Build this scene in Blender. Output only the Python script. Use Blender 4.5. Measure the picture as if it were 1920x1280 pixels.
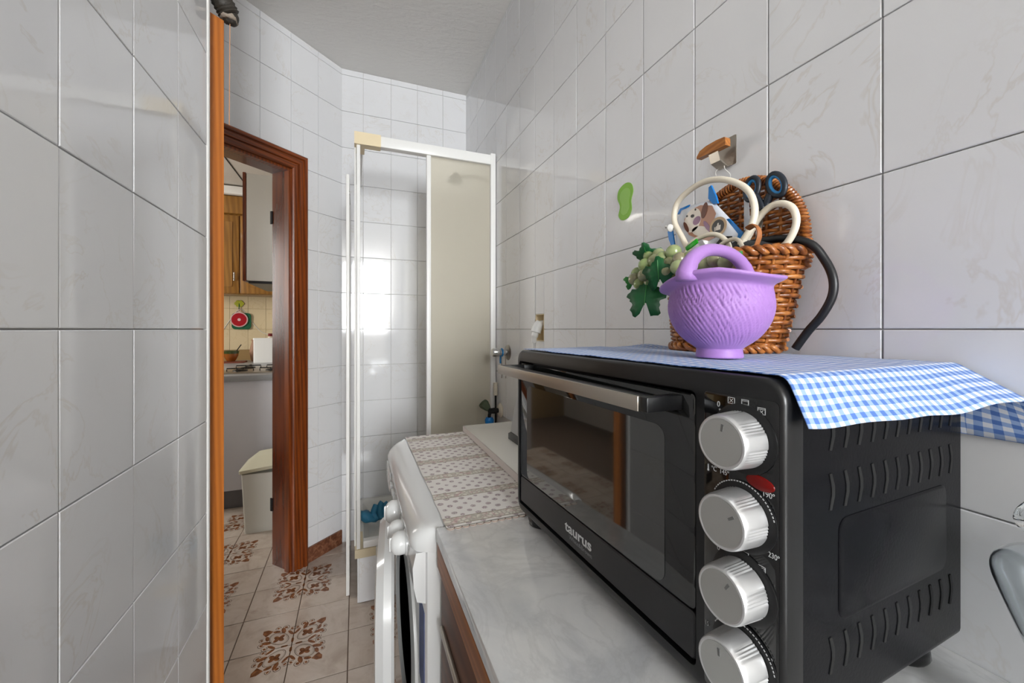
import bpy, bmesh, math, random
from mathutils import Vector, Matrix, Euler, noise

random.seed(7)
scene = bpy.context.scene
for o in list(bpy.data.objects):
    bpy.data.objects.remove(o, do_unlink=True)
COL = scene.collection

# ------------------------------------------------------------------ camera, world, light
cam_data = bpy.data.cameras.new('camera')
cam_data.sensor_width = 36.0
cam_data.lens = 14.0
cam_data.shift_y = -23.0 / 1920.0
cam_data.clip_start = 0.01
cam_data.clip_end = 60
cam = bpy.data.objects.new('camera', cam_data)
cam.location = (0.0, 0.0, 1.18)
cam.rotation_euler = (math.radians(90), 0, math.radians(-21.42))
COL.objects.link(cam)
scene.camera = cam

world = bpy.data.worlds.new('world')
scene.world = world
world.use_nodes = True
wn = world.node_tree.nodes['Background']
wn.inputs['Color'].default_value = (0.75, 0.87, 1.0, 1)
wn.inputs['Strength'].default_value = 1.0


def area_light(name, loc, rot, sx, sy, power, color):
    l = bpy.data.lights.new(name, 'AREA')
    l.shape = 'RECTANGLE'
    l.size = sx
    l.size_y = sy
    l.energy = power
    l.color = color
    o = bpy.data.objects.new(name, l)
    o.location = loc
    o.rotation_euler = rot
    COL.objects.link(o)
    return o


# daylight entering by the window behind the camera and a fill light added for the kitchen
area_light('window_daylight', (0.165, -4.04, 1.83), (math.radians(90), 0, 0), 0.92, 1.48, 272, (0.94, 0.97, 1.0))
area_light('kitchen_fill', (-2.52, 3.265, 1.6), (0, math.radians(-90), 0), 0.98, 0.56, 30, (1.0, 0.97, 0.92))  # added lamp outside an unseen wall opening, brightens the kitchen

scene.view_settings.view_transform = 'Standard'
scene.view_settings.look = 'None'
scene.view_settings.gamma = 1.0
scene.view_settings.use_curve_mapping = False
scene.view_settings.exposure = 0.12

# ------------------------------------------------------------------ helpers
PI = math.pi
R = math.radians


def s2l(c):
    c = c / 255.0
    return c / 12.92 if c <= 0.04045 else ((c + 0.055) / 1.055) ** 2.4


def rgb(r, g, b):
    return (s2l(r), s2l(g), s2l(b), 1.0)


MATS = {}


def pmat(name, color, rough=0.5, metal=0.0, spec=0.5, coat=0.0, trans=0.0, emit=None, estr=0.0, bump=None, ior=1.5, sheen=0.0):
    m = bpy.data.materials.new(name)
    m.use_nodes = True
    nt = m.node_tree
    b = nt.nodes['Principled BSDF']
    b.inputs['Base Color'].default_value = color
    b.inputs['Roughness'].default_value = rough
    b.inputs['Metallic'].default_value = metal
    b.inputs['Specular IOR Level'].default_value = spec
    b.inputs['Coat Weight'].default_value = coat
    b.inputs['Coat Roughness'].default_value = 0.06
    b.inputs['Transmission Weight'].default_value = trans
    b.inputs['IOR'].default_value = ior
    b.inputs['Sheen Weight'].default_value = sheen
    if emit:
        b.inputs['Emission Color'].default_value = emit
        b.inputs['Emission Strength'].default_value = estr
    if bump:
        sc_, st_, detail = bump
        tc = nt.nodes.new('ShaderNodeTexCoord')
        nz = nt.nodes.new('ShaderNodeTexNoise')
        nz.inputs['Scale'].default_value = sc_
        nz.inputs['Detail'].default_value = detail
        bp = nt.nodes.new('ShaderNodeBump')
        bp.inputs['Strength'].default_value = st_
        bp.inputs['Distance'].default_value = 0.002
        nt.links.new(tc.outputs['Object'], nz.inputs['Vector'])
        nt.links.new(nz.outputs['Fac'], bp.inputs['Height'])
        nt.links.new(bp.outputs['Normal'], b.inputs['Normal'])
    MATS[name] = m
    return m


class NT:
    """tiny node-tree builder"""

    def __init__(self, m):
        self.t = m.node_tree
        self.b = self.t.nodes['Principled BSDF']

    def n(self, kind, **kw):
        x = self.t.nodes.new(kind)
        for k, v in kw.items():
            setattr(x, k, v)
        return x

    def l(self, a, b):
        self.t.links.new(a, b)

    def val(self, sock, v):
        if hasattr(v, 'is_output') or isinstance(v, bpy.types.NodeSocket):
            self.l(v, sock)
        else:
            sock.default_value = v

    def math(self, op, a, b=0.0, c=0.0):
        x = self.n('ShaderNodeMath', operation=op)
        self.val(x.inputs[0], a)
        self.val(x.inputs[1], b)
        self.val(x.inputs[2], c)
        return x.outputs[0]

    def mix(self, f, a, b):
        x = self.n('ShaderNodeMix', data_type='RGBA')
        self.val(x.inputs[0], f)
        self.val(x.inputs[6], a)
        self.val(x.inputs[7], b)
        return x.outputs[2]

    def ramp(self, f, stops):
        x = self.n('ShaderNodeValToRGB')
        e = x.color_ramp.elements
        while len(e) < len(stops):
            e.new(0.5)
        for i, (p, c) in enumerate(stops):
            e[i].position = p
            e[i].color = c if isinstance(c, tuple) else (c, c, c, 1)
        self.l(f, x.inputs[0])
        return x.outputs[0]

    def coord(self, which='Object', scale=(1, 1, 1), rot=(0, 0, 0), rand=0.0):
        tc = self.n('ShaderNodeTexCoord')
        mp = self.n('ShaderNodeMapping')
        mp.inputs['Scale'].default_value = scale
        mp.inputs['Rotation'].default_value = rot
        self.l(tc.outputs[which], mp.inputs['Vector'])
        if rand:
            oi = self.n('ShaderNodeObjectInfo')
            r = self.math('MULTIPLY', oi.outputs['Random'], rand)
            cb = self.n('ShaderNodeCombineXYZ')
            self.l(r, cb.inputs[0])
            self.l(r, cb.inputs[1])
            self.l(r, cb.inputs[2])
            self.l(cb.outputs[0], mp.inputs['Location'])
        return mp.outputs[0]

    def noise(self, vec, scale, detail=4, rough=0.55, dist=0.0):
        x = self.n('ShaderNodeTexNoise')
        self.l(vec, x.inputs['Vector'])
        x.inputs['Scale'].default_value = scale
        x.inputs['Detail'].default_value = detail
        x.inputs['Roughness'].default_value = rough
        x.inputs['Distortion'].default_value = dist
        return x.outputs['Fac']

    def bump(self, h, strength=0.2, dist=0.001):
        x = self.n('ShaderNodeBump')
        x.inputs['Strength'].default_value = strength
        x.inputs['Distance'].default_value = dist
        self.l(h, x.inputs['Height'])
        self.l(x.outputs[0], self.b.inputs['Normal'])


def tile_mat(name, base, vein, rough=0.07, rand=40.0, amount=0.55):
    m = pmat(name, base, rough, coat=0.15)
    t = NT(m)
    v = t.coord('Object', (1, 1, 1), (0.0, 0.0, 0.5), rand)
    n1 = t.noise(v, 5.0, 5, 0.6, 1.6)
    veins = t.ramp(n1, [(0.0, 0.0), (0.485, 0.0), (0.5, 1.0), (0.52, 0.0), (1.0, 0.0)])
    n2 = t.noise(v, 4.0, 2)
    patch = t.ramp(n2, [(0.45, 0.0), (0.62, 1.0)])
    f = t.math('MULTIPLY', veins, patch)
    f = t.math('MULTIPLY', f, amount)
    cloud = t.noise(v, 9.0, 3)
    dark = tuple(c * 0.95 for c in base[:3]) + (1,)
    c = t.mix(cloud, base, dark)
    t.l(t.mix(f, c, vein), t.b.inputs['Base Color'])
    t.bump(t.noise(v, 14.0, 1), 0.10, 0.0012)
    return m


def wood_mat(name, c1, c2, rough=0.3, scale=(30, 30, 1.6), coat=0.3, bands=9.0, turn=0.0):
    m = pmat(name, c1, rough, coat=coat)
    t = NT(m)
    v = t.coord('Object', scale)
    if turn:
        src = t.coord('Object', (1, 1, 1), (0, 0, turn))
        mp = t.n('ShaderNodeMapping')
        mp.inputs['Scale'].default_value = scale
        t.l(src, mp.inputs['Vector'])
        v = mp.outputs[0]
    w = t.n('ShaderNodeTexWave', wave_type='BANDS', bands_direction='DIAGONAL')
    t.l(v, w.inputs['Vector'])
    w.inputs['Scale'].default_value = bands / 10.0
    w.inputs['Distortion'].default_value = 5.0
    w.inputs['Detail'].default_value = 3.0
    w.inputs['Detail Scale'].default_value = 1.2
    n = t.noise(v, 1.8, 6, 0.65)
    f = t.math('MULTIPLY_ADD', w.outputs['Fac'], 0.45, t.math('MULTIPLY', n, 0.6))
    t.l(t.ramp(f, [(0.2, c1), (0.8, c2)]), t.b.inputs['Base Color'])
    t.bump(f, 0.12, 0.0008)
    return m


# --- bmesh shape helpers -------------------------------------------------
def add_box(bm, x0, x1, y0, y1, z0, z1, bevel=0.0, seg=2):
    r = bmesh.ops.create_cube(bm, size=1.0)
    vs = r['verts']
    for v in vs:
        v.co.x = x0 if v.co.x < 0 else x1
        v.co.y = y0 if v.co.y < 0 else y1
        v.co.z = z0 if v.co.z < 0 else z1
    if bevel > 0:
        es = list({e for v in vs for e in v.link_edges})
        bmesh.ops.bevel(bm, geom=es, offset=bevel, segments=seg, affect='EDGES', profile=0.5)
    return vs


def loft(bm, loops, closed=True, cap0=True, cap1=True):
    rows = [[bm.verts.new(p) for p in lp] for lp in loops]
    n = len(rows[0])
    for a, b in zip(rows[:-1], rows[1:]):
        for i in range(n if closed else n - 1):
            j = (i + 1) % n
            bm.faces.new((a[i], a[j], b[j], b[i]))
    if cap0:
        bm.faces.new(list(reversed(rows[0])))
    if cap1:
        bm.faces.new(rows[-1])
    return rows


def add_lathe(bm, prof, n=32, axis='Z', center=(0, 0, 0), caps=True):
    """prof: list of (radius, height) along the axis"""
    c = Vector(center)
    loops = []
    for r, h in prof:
        r = max(r, 1e-5)
        lp = []
        for i in range(n):
            a = 2 * PI * i / n
            p = Vector((r * math.cos(a), r * math.sin(a), h))
            if axis == 'X':
                p = Vector((p.z, p.x, p.y))
            elif axis == 'Y':
                p = Vector((p.y, p.z, p.x))
            lp.append(c + p)
        loops.append(lp)
    return loft(bm, loops, True, caps, caps)


def smooth_path(pts, sub=6, closed=False):
    P = [Vector(p) for p in pts]
    n = len(P)
    out = []
    rng = range(n) if closed else range(n - 1)
    for i in rng:
        p0 = P[(i - 1) % n] if (closed or i > 0) else P[0]
        p1 = P[i]
        p2 = P[(i + 1) % n]
        p3 = P[(i + 2) % n] if (closed or i + 2 < n) else P[-1]
        for k in range(sub):
            t = k / sub
            t2, t3 = t * t, t * t * t
            out.append(0.5 * ((2 * p1) + (-p0 + p2) * t + (2 * p0 - 5 * p1 + 4 * p2 - p3) * t2 + (-p0 + 3 * p1 - 3 * p2 + p3) * t3))
    if not closed:
        out.append(P[-1])
    return out


def add_tube(bm, pts, r, n=8, closed=False, sub=0, ry=None, up=None):
    P = smooth_path(pts, sub, closed) if sub else [Vector(p) for p in pts]
    m = len(P)
    loops = []
    prev = None
    for i, p in enumerate(P):
        a = P[i - 1] if (i > 0 or closed) else P[i]
        b = P[(i + 1) % m] if (i < m - 1 or closed) else P[i]
        t = (b - a)
        t = t.normalized() if t.length > 1e-9 else Vector((0, 0, 1))
        if prev is None:
            ref = Vector(up) if up else (Vector((0, 0, 1)) if abs(t.z) < 0.9 else Vector((1, 0, 0)))
            u = (ref - t * ref.dot(t)).normalized()
        else:
            u = (prev - t * prev.dot(t)).normalized()
        prev = u
        v = t.cross(u)
        rr = r[i * (len(r) - 1) // max(1, m - 1)] if isinstance(r, (list, tuple)) else r
        r2 = ry if ry else rr
        loops.append([p + u * (rr * math.cos(2 * PI * k / n)) + v * (r2 * math.sin(2 * PI * k / n)) for k in range(n)])
    if closed:
        loops.append(loops[0])
        rows = [[bm.verts.new(q) for q in lp] for lp in loops[:-1]]
        # best twist match between last and first ring
        best, bo = 1e9, 0
        for o in range(n):
            d = sum((rows[-1][k].co - rows[0][(k + o) % n].co).length for k in range(n))
            if d < best:
                best, bo = d, o
        for i in range(m):
            A = rows[i]
            B = rows[(i + 1) % m]
            o = bo if i == m - 1 else 0
            for k in range(n):
                bm.faces.new((A[k], A[(k + 1) % n], B[(k + 1 + o) % n], B[(k + o) % n]))
    else:
        loft(bm, loops, True, True, True)


def add_prism(bm, poly, f, d0, d1):
    """poly: 2D outline; f(a, b, d) -> 3D point"""
    loft(bm, [[f(a, b, d0) for a, b in poly], [f(a, b, d1) for a, b in poly]])


def rrect(x0, x1, y0, y1, r, k=5):
    pts = []
    for cx, cy, a0 in ((x1 - r, y1 - r, 0), (x0 + r, y1 - r, 90), (x0 + r, y0 + r, 180), (x1 - r, y0 + r, 270)):
        for i in range(k + 1):
            a = R(a0 + 90.0 * i / k)
            pts.append((cx + r * math.cos(a), cy + r * math.sin(a)))
    return pts


def obj(name, bm, mat, parent=None, smooth=None, fix=True):
    if fix:
        bmesh.ops.recalc_face_normals(bm, faces=bm.faces)
    me = bpy.data.meshes.new(name)
    bm.to_mesh(me)
    bm.free()
    mats = mat if isinstance(mat, (list, tuple)) else [mat]
    for m in mats:
        me.materials.append(MATS[m] if isinstance(m, str) else m)
    if smooth:
        me.shade_smooth()
        if smooth is not True:
            me.set_sharp_from_angle(angle=R(smooth))
    o = bpy.data.objects.new(name, me)
    COL.objects.link(o)
    if parent:
        o.parent = parent
    return o


def B():
    return bmesh.new()


def box(name, mat, parent, x0, x1, y0, y1, z0, z1, bevel=0.0, seg=2):
    b = B()
    add_box(b, x0, x1, y0, y1, z0, z1, bevel, seg)
    return obj(name, b, mat, parent, 40 if bevel else None)


def lathe(name, mat, parent, prof, n=32, axis='Z', center=(0, 0, 0), smooth=50):
    b = B()
    add_lathe(b, prof, n, axis, center)
    return obj(name, b, mat, parent, smooth)


def tube(name, mat, parent, pts, r, n=10, closed=False, sub=6, ry=None, up=None):
    b = B()
    add_tube(b, pts, r, n, closed, sub, ry, up)
    return obj(name, b, mat, parent, 60)


def prism(name, mat, parent, poly, f, d0, d1, smooth=None):
    b = B()
    add_prism(b, poly, f, d0, d1)
    return obj(name, b, mat, parent, smooth)


def tag(o, label, cat, group=None):
    o['label'] = label
    o['category'] = cat
    if group:
        o['group'] = group
    return o


def thing(name, label, cat, loc=(0, 0, 0), rotz=0.0, group=None):
    o = bpy.data.objects.new(name, None)
    o.empty_display_size = 0.05
    COL.objects.link(o)
    o.location = loc
    o.rotation_euler = (0, 0, rotz)
    return tag(o, label, cat, group)


def struct(o, label=None):
    o['kind'] = 'structure'
    if label:
        o['label'] = label
    return o


def text(name, body, size, mat, parent, origin, xdir, ydir, offset=0.0, xscale=1.0, align='LEFT', extrude=0.0001):
    cu = bpy.data.curves.new('t', 'FONT')
    cu.body = body
    cu.size = size
    cu.extrude = extrude
    cu.offset = offset
    cu.align_x = align
    cu.resolution_u = 4
    t = bpy.data.objects.new('t', cu)
    COL.objects.link(t)
    dg = bpy.context.evaluated_depsgraph_get()
    me = bpy.data.meshes.new_from_object(t.evaluated_get(dg))
    bpy.data.objects.remove(t, do_unlink=True)
    xd, yd = Vector(xdir), Vector(ydir)
    zd = xd.cross(yd)
    org = Vector(origin)
    for v in me.vertices:
        c = v.co.copy()
        v.co = org + xd * (c.x * xscale) + yd * c.y + zd * c.z
    me.materials.clear()
    me.materials.append(MATS[mat])
    me.name = name
    o = bpy.data.objects.new(name, me)
    COL.objects.link(o)
    o.parent = parent
    return o


# ------------------------------------------------------------------ materials
tile_mat('wall_tile', rgb(238, 238, 239), rgb(212, 203, 190), 0.06, 40.0, 0.38)
pmat('grout', rgb(216, 213, 208), 0.85)
pmat('plaster', rgb(240, 238, 234), 0.9, bump=(38, 0.9, 4))
m = MATS['plaster']
t = NT(m)
t.bump(t.noise(t.coord('Object', (14, 34, 30), (0, 0, 0.5)), 1.6, 5, 0.6, 0.8), 0.55, 0.008)
pmat('plain_wall', rgb(236, 233, 228), 0.85)
pmat('kitchen_plaster', rgb(196, 189, 178), 0.9, bump=(60, 0.6, 4))
pmat('white_trim', rgb(245, 244, 240), 0.35)
pmat('white_plastic', rgb(240, 240, 238), 0.3)
pmat('white_enamel', rgb(216, 216, 214), 0.16, coat=0.3)
pmat('enamel_grey', rgb(205, 205, 202), 0.3)  # slightly greyer, rougher enamel for the porthole ring
pmat('dark_gap', rgb(20, 20, 20), 0.8)
pmat('beige_plastic', rgb(236, 218, 180), 0.45)
pmat('tray_white', rgb(232, 231, 226), 0.25)
pmat('tray_beige', rgb(218, 203, 170), 0.5, bump=(60, 0.3, 3))
wood_mat('door_wood', rgb(86, 36, 8), rgb(140, 67, 18), 0.36, (30, 30, 1.3))
wood_mat('head_wood', rgb(86, 36, 8), rgb(140, 67, 18), 0.36, (1.3, 30, 30), turn=R(-42.3))
wood_mat('jamb_wood', rgb(76, 28, 7), rgb(116, 50, 14), 0.26, (26, 26, 1.2), coat=0.35)
wood_mat('leaf_edge_wood', rgb(160, 88, 28), rgb(190, 112, 42), 0.42, (34, 34, 0.8), coat=0.1)
wood_mat('cabinet_wood', rgb(128, 86, 30), rgb(160, 112, 46), 0.4, (18, 18, 1.4))
wood_mat('brown_wood', rgb(70, 40, 26), rgb(98, 60, 40), 0.5, (18, 1.6, 18), coat=0.0)
wood_mat('strip_wood', rgb(128, 70, 24), rgb(160, 96, 38), 0.5, (40, 1.2, 40), coat=0.0)
wood_mat('peg_wood', rgb(150, 88, 34), rgb(184, 118, 52), 0.4, (70, 14, 70), coat=0.2)
pmat('chrome', rgb(205, 205, 205), 0.15, metal=1.0)
pmat('old_chrome', rgb(160, 156, 150), 0.32, metal=1.0, bump=(220, 0.3, 2))
pmat('steel', rgb(182, 174, 162), 0.34, metal=1.0)
pmat('black_plastic', rgb(16, 16, 17), 0.32)
pmat('black_satin', rgb(34, 33, 35), 0.38)
pmat('black_gloss', rgb(9, 9, 10), 0.05, coat=0.3)
pmat('black_glass', rgb(12, 13, 12), 0.03, coat=0.6)
pmat('oven_window_glass', rgb(34, 35, 32), 0.03, spec=1.0, coat=1.0)
pmat('black_metal', rgb(13, 13, 16), 0.24, spec=0.09, bump=(300, 0.05, 2))
pmat('slot_black', rgb(4, 4, 4), 0.6)
pmat('print_white', rgb(205, 205, 205), 0.5)
pmat('print_grey', rgb(125, 125, 128), 0.5)
pmat('knob_silver', rgb(216, 216, 216), 0.36, metal=0.75)
pmat('knob_face', rgb(196, 196, 192), 0.3, metal=0.85)
pmat('knob_mark', rgb(110, 110, 108), 0.5)
pmat('red_lens', rgb(116, 10, 6), 0.16, spec=0.3)
pmat('lilac', rgb(168, 124, 194), 0.52, sheen=0.15, bump=(400, 0.08, 2))
pmat('blue_plastic', rgb(14, 128, 210), 0.35)
pmat('navy_rubber', rgb(26, 34, 44), 0.45)
pmat('blue_rubber', rgb(34, 120, 176), 0.45)
pmat('cream_tube', rgb(232, 222, 202), 0.4)
pmat('black_rubber', rgb(20, 21, 23), 0.42)
pmat('clear_bag', rgb(226, 230, 238), 0.12, coat=0.4)
pmat('print_brown', rgb(194, 144, 120), 0.3)
pmat('print_dark_brown', rgb(110, 62, 44), 0.3)
pmat('print_cream', rgb(236, 226, 214), 0.3)
pmat('print_tan', rgb(206, 174, 134), 0.3)
pmat('print_black', rgb(40, 36, 34), 0.3)
pmat('print_mauve', rgb(150, 112, 140), 0.3)
pmat('green_tag', rgb(22, 168, 16), 0.4)
pmat('dark_cloth', rgb(44, 45, 48), 0.8)
pmat('leather_strap', rgb(168, 104, 56), 0.6)
pmat('sticker_green', rgb(132, 188, 60), 0.45)
pmat('sticker_light', rgb(150, 200, 92), 0.45)
pmat('tape_clear', rgb(214, 216, 218), 0.25)
pmat('string', rgb(228, 226, 220), 0.7)
pmat('orange_string', rgb(205, 150, 110), 0.7)
pmat('tap_green', rgb(78, 92, 68), 0.5)
pmat('grey_rubber', rgb(120, 120, 118), 0.5)
pmat('grey_appliance', rgb(150, 148, 146), 0.4)
pmat('board_white', rgb(228, 226, 218), 0.25)
pmat('board_edge', rgb(200, 190, 184), 0.6)
pmat('worktop_grey', rgb(152, 154, 156), 0.35)
pmat('kitchen_white', rgb(206, 206, 212), 0.3)
pmat('toe_kick', rgb(104, 102, 104), 0.5)
pmat('cabinet_side', rgb(214, 213, 208), 0.35)
pmat('bin_white', rgb(214, 213, 204), 0.4, bump=(14, 0.3, 3))
pmat('bin_lid', rgb(206, 202, 178), 0.45)
pmat('bowl_brown', rgb(152, 84, 26), 0.2, coat=0.5)
pmat('bowl_rim', rgb(62, 74, 32), 0.25, coat=0.5)
pmat('red_wool', rgb(176, 16, 32), 0.9, bump=(500, 0.6, 2))
pmat('pink_wool', rgb(226, 190, 190), 0.9)
pmat('green_wool', rgb(28, 96, 64), 0.9, bump=(500, 0.6, 2))
pmat('lime_plastic', rgb(178, 182, 44), 0.4)
pmat('terracotta', rgb(170, 130, 104), 0.6)
pmat('red_board', rgb(120, 60, 40), 0.5)
pmat('hob_black', rgb(20, 20, 20), 0.4)
tile_mat('kitchen_tile', rgb(226, 208, 170), rgb(196, 170, 120), 0.2, 40.0, 0.5)
pmat('kitchen_grout', rgb(160, 130, 84), 0.8)
pmat('iron_grille', rgb(60, 60, 62), 0.5)
pmat('lamp_tube', (1, 1, 1, 1), 0.4, emit=(1.0, 0.96, 0.88, 1), estr=7.0)
pmat('glove_blue', rgb(50, 124, 158), 0.5, bump=(220, 0.6, 3))
pmat('dark_hose', rgb(52, 47, 40), 0.6, bump=(160, 0.8, 3))
pmat('dust_grey', rgb(150, 138, 124), 0.95, bump=(200, 0.8, 4))
pmat('grape_leaf', rgb(14, 84, 40), 0.45)
pmat('grape_leaf_light', rgb(40, 122, 44), 0.45)
pmat('vine_stem', rgb(78, 62, 34), 0.6)
pmat('blue_label', rgb(70, 84, 128), 0.4)

# frosted shower glass
m = pmat('frosted_glass', rgb(240, 234, 218), 0.42, trans=0.62, ior=1.25)
t = NT(m)
t.bump(t.noise(t.coord(), 260, 2), 0.25, 0.001)

# clear glass
m = pmat('clear_glass', rgb(240, 244, 246), 0.02, trans=1.0, ior=1.48)

# grapes: pearly green with brown blush
m = pmat('grape', rgb(160, 176, 112), 0.26, coat=0.6)
t = NT(m)
oi = t.n('ShaderNodeObjectInfo')
t.l(t.ramp(oi.outputs['Random'], [(0.0, rgb(140, 158, 96)), (0.6, rgb(156, 164, 116)), (1.0, rgb(138, 128, 100))]), t.b.inputs['Base Color'])
t.b.inputs['Subsurface Weight'].default_value = 0.15
t.b.inputs['Subsurface Scale'].default_value = 0.004

# wicker
m = pmat('wicker', rgb(170, 104, 44), 0.38, coat=0.25)
t = NT(m)
v = t.coord('Object', (1, 1, 1), rand=9.0)
n1 = t.noise(v, 60, 4)
t.l(t.ramp(n1, [(0.3, rgb(96, 48, 14)), (0.5, rgb(152, 86, 32)), (0.72, rgb(204, 136, 70))]), t.b.inputs['Base Color'])
t.bump(t.noise(v, 500, 3), 0.25, 0.0006)

# marble worktop
m = pmat('marble', rgb(214, 213, 210), 0.16, coat=0.2)
t = NT(m)
v = t.coord('Object', (1, 1, 1), (0, 0, 0.7))
n1 = t.noise(v, 5.5, 8, 0.6, 1.2)
n2 = t.noise(v, 26.0, 6, 0.7, 0.8)
c = t.ramp(n1, [(0.28, rgb(196, 198, 200)), (0.46, rgb(218, 218, 217)), (0.68, rgb(233, 232, 229))])
veins = t.ramp(t.noise(v, 7.0, 6, 0.62, 2.2), [(0.0, 0.0), (0.45, 0.0), (0.5, 0.3), (0.56, 0.0), (1, 0.0)])
c = t.mix(t.math('MULTIPLY', veins, n2), c, rgb(150, 150, 150))
spot = t.ramp(n2, [(0.0, 0.0), (0.68, 0.0), (0.78, 0.35)])
c = t.mix(spot, c, rgb(196, 190, 174))
t.l(c, t.b.inputs['Base Color'])

# gingham cloth (UV in metres)
m = pmat('gingham', rgb(220, 226, 242), 0.85, sheen=0.1)
t = NT(m)
tc = t.n('ShaderNodeTexCoord')
sp = t.n('ShaderNodeSeparateXYZ')
t.l(tc.outputs['UV'], sp.inputs[0])
P_ = 0.0112
fx = t.math('GREATER_THAN', t.math('FRACT', t.math('DIVIDE', sp.outputs[0], P_)), 0.5)
fy = t.math('GREATER_THAN', t.math('FRACT', t.math('DIVIDE', sp.outputs[1], P_)), 0.5)
s_ = t.math('MULTIPLY', t.math('ADD', fx, fy), 0.5)
t.l(t.ramp(s_, [(0.0, rgb(226, 229, 238)), (0.5, rgb(148, 174, 220)), (1.0, rgb(80, 118, 190))]), t.b.inputs['Base Color'])
t.bump(t.noise(t.coord(), 900, 2), 0.2, 0.0004)

# printed runner on the washing machine (UV in metres)
m = pmat('printed_runner', rgb(226, 221, 214), 0.6)
t = NT(m)
tc = t.n('ShaderNodeTexCoord')
sp = t.n('ShaderNodeSeparateXYZ')
t.l(tc.outputs['UV'], sp.inputs[0])
band = t.math('FRACT', t.math('DIVIDE', sp.outputs[1], 0.118))
inband = t.math('LESS_THAN', band, 0.24)
edge1 = t.math('LESS_THAN', t.math('ABSOLUTE', t.math('SUBTRACT', band, 0.012)), 0.014)
edge2 = t.math('LESS_THAN', t.math('ABSOLUTE', t.math('SUBTRACT', band, 0.228)), 0.014)
vo = t.n('ShaderNodeTexVoronoi', feature='F1')
mp = t.n('ShaderNodeMapping')
mp.inputs['Rotation'].default_value = (0, 0, R(45))
t.l(tc.outputs['UV'], mp.inputs['Vector'])
t.l(mp.outputs[0], vo.inputs['Vector'])
vo.inputs['Scale'].default_value = 44.0
vo.inputs['Randomness'].default_value = 0.22
fine = t.noise(tc.outputs['UV'], 330, 3)
fl = t.math('LESS_THAN', t.math('MULTIPLY_ADD', fine, 0.22, vo.outputs['Distance']), 0.40)
fl = t.math('MULTIPLY', fl, t.ramp(fine, [(0.36, 0.15), (0.56, 1.0)]))
fcol = t.mix(t.noise(tc.outputs['UV'], 60, 1), rgb(128, 116, 120), rgb(172, 142, 146))
c = t.mix(t.math('MULTIPLY', fl, t.math('SUBTRACT', 1.0, inband)), rgb(228, 223, 217), fcol)
vb = t.n('ShaderNodeTexVoronoi', feature='DISTANCE_TO_EDGE')
t.l(tc.outputs['UV'], vb.inputs['Vector'])
vb.inputs['Scale'].default_value = 95.0
lace = t.ramp(vb.outputs['Distance'], [(0.03, rgb(180, 172, 158)), (0.2, rgb(220, 215, 202))])
lace = t.mix(t.ramp(t.noise(tc.outputs['UV'], 70, 2), [(0.5, 0.0), (0.64, 0.65)]), lace, rgb(190, 146, 148))
c = t.mix(inband, c, lace)
c = t.mix(t.math('MAXIMUM', edge1, edge2), c, rgb(160, 151, 134))
t.l(c, t.b.inputs['Base Color'])

# floor tile glaze, decor, dirty grout
m = pmat('floor_tile', rgb(190, 172, 160), 0.22, coat=0.1)
t = NT(m)
v = t.coord('Object', (1, 1, 1), (0, 0, 0.3), 30.0)
n1 = t.noise(v, 9, 5, 0.6, 0.6)
n2 = t.noise(v, 22, 4)
c = t.ramp(n1, [(0.3, rgb(176, 160, 146)), (0.5, rgb(194, 180, 167)), (0.75, rgb(205, 193, 181))])
c = t.mix(t.ramp(n2, [(0.0, 0.0), (0.62, 0.0), (0.78, 0.35)]), c, rgb(150, 126, 110))
t.l(c, t.b.inputs['Base Color'])
m = pmat('floor_decor', rgb(140, 84, 52), 0.3)
t = NT(m)
t.l(t.ramp(t.noise(t.coord(), 70, 4), [(0.35, rgb(96, 52, 22)), (0.65, rgb(146, 92, 52))]), t.b.inputs['Base Color'])
pmat('floor_outline', rgb(100, 82, 66), 0.4)
pmat('floor_grout', rgb(98, 78, 64), 0.85)
m = pmat('brown_marble', rgb(120, 72, 48), 0.3)
t = NT(m)
t.l(t.ramp(t.noise(t.coord(), 45, 5, 0.6, 1.0), [(0.3, rgb(86, 46, 30)), (0.5, rgb(124, 76, 52)), (0.7, rgb(160, 116, 88))]), t.b.inputs['Base Color'])
# washing machine fascia print
m = pmat('fascia', rgb(196, 194, 190), 0.3)
t = NT(m)
n1 = t.noise(t.coord(), 210, 4)
t.l(t.ramp(n1, [(0.38, rgb(132, 128, 124)), (0.5, rgb(196, 194, 190)), (0.7, rgb(222, 220, 216))]), t.b.inputs['Base Color'])

# ------------------------------------------------------------------ room shell
RX, LX, BY, NY = 0.64, -0.311, 2.40, -3.90      # right wall, left wall, shower end wall, window wall
CZ = 2.624
OC = Vector((-0.074, 2.40, 0))                   # corner where the angled wall starts
OD = Vector((-0.74, -0.673, 0)).normalized()     # along the angled wall, away from the shower
ON = Vector((0.673, -0.74, 0)).normalized()      # its room-side normal
ROWS = [0.0] + [1.18 + 0.2015 * k for k in range(-5, 8)] + [CZ]
TCACHE = {}


def tile_mesh(w, h, mat, gap=0.0018, th=0.006, ch=0.0011):
    key = (round(w, 4), round(h, 4), mat)
    if key in TCACHE:
        return TCACHE[key]
    b = B()
    a, c = w / 2 - gap / 2, h / 2 - gap / 2
    sq = lambda d, z: [(-a + d, -c + d, z), (a - d, -c + d, z), (a - d, c - d, z), (-a + d, c - d, z)]
    loft(b, [sq(0, 0), sq(0, th - ch * 0.7), sq(ch, th)], True, False, True)
    bmesh.ops.recalc_face_normals(b, faces=b.faces)
    me = bpy.data.meshes.new('tile')
    b.to_mesh(me)
    b.free()
    me.materials.append(MATS[mat])
    TCACHE[key] = me
    return me


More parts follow.
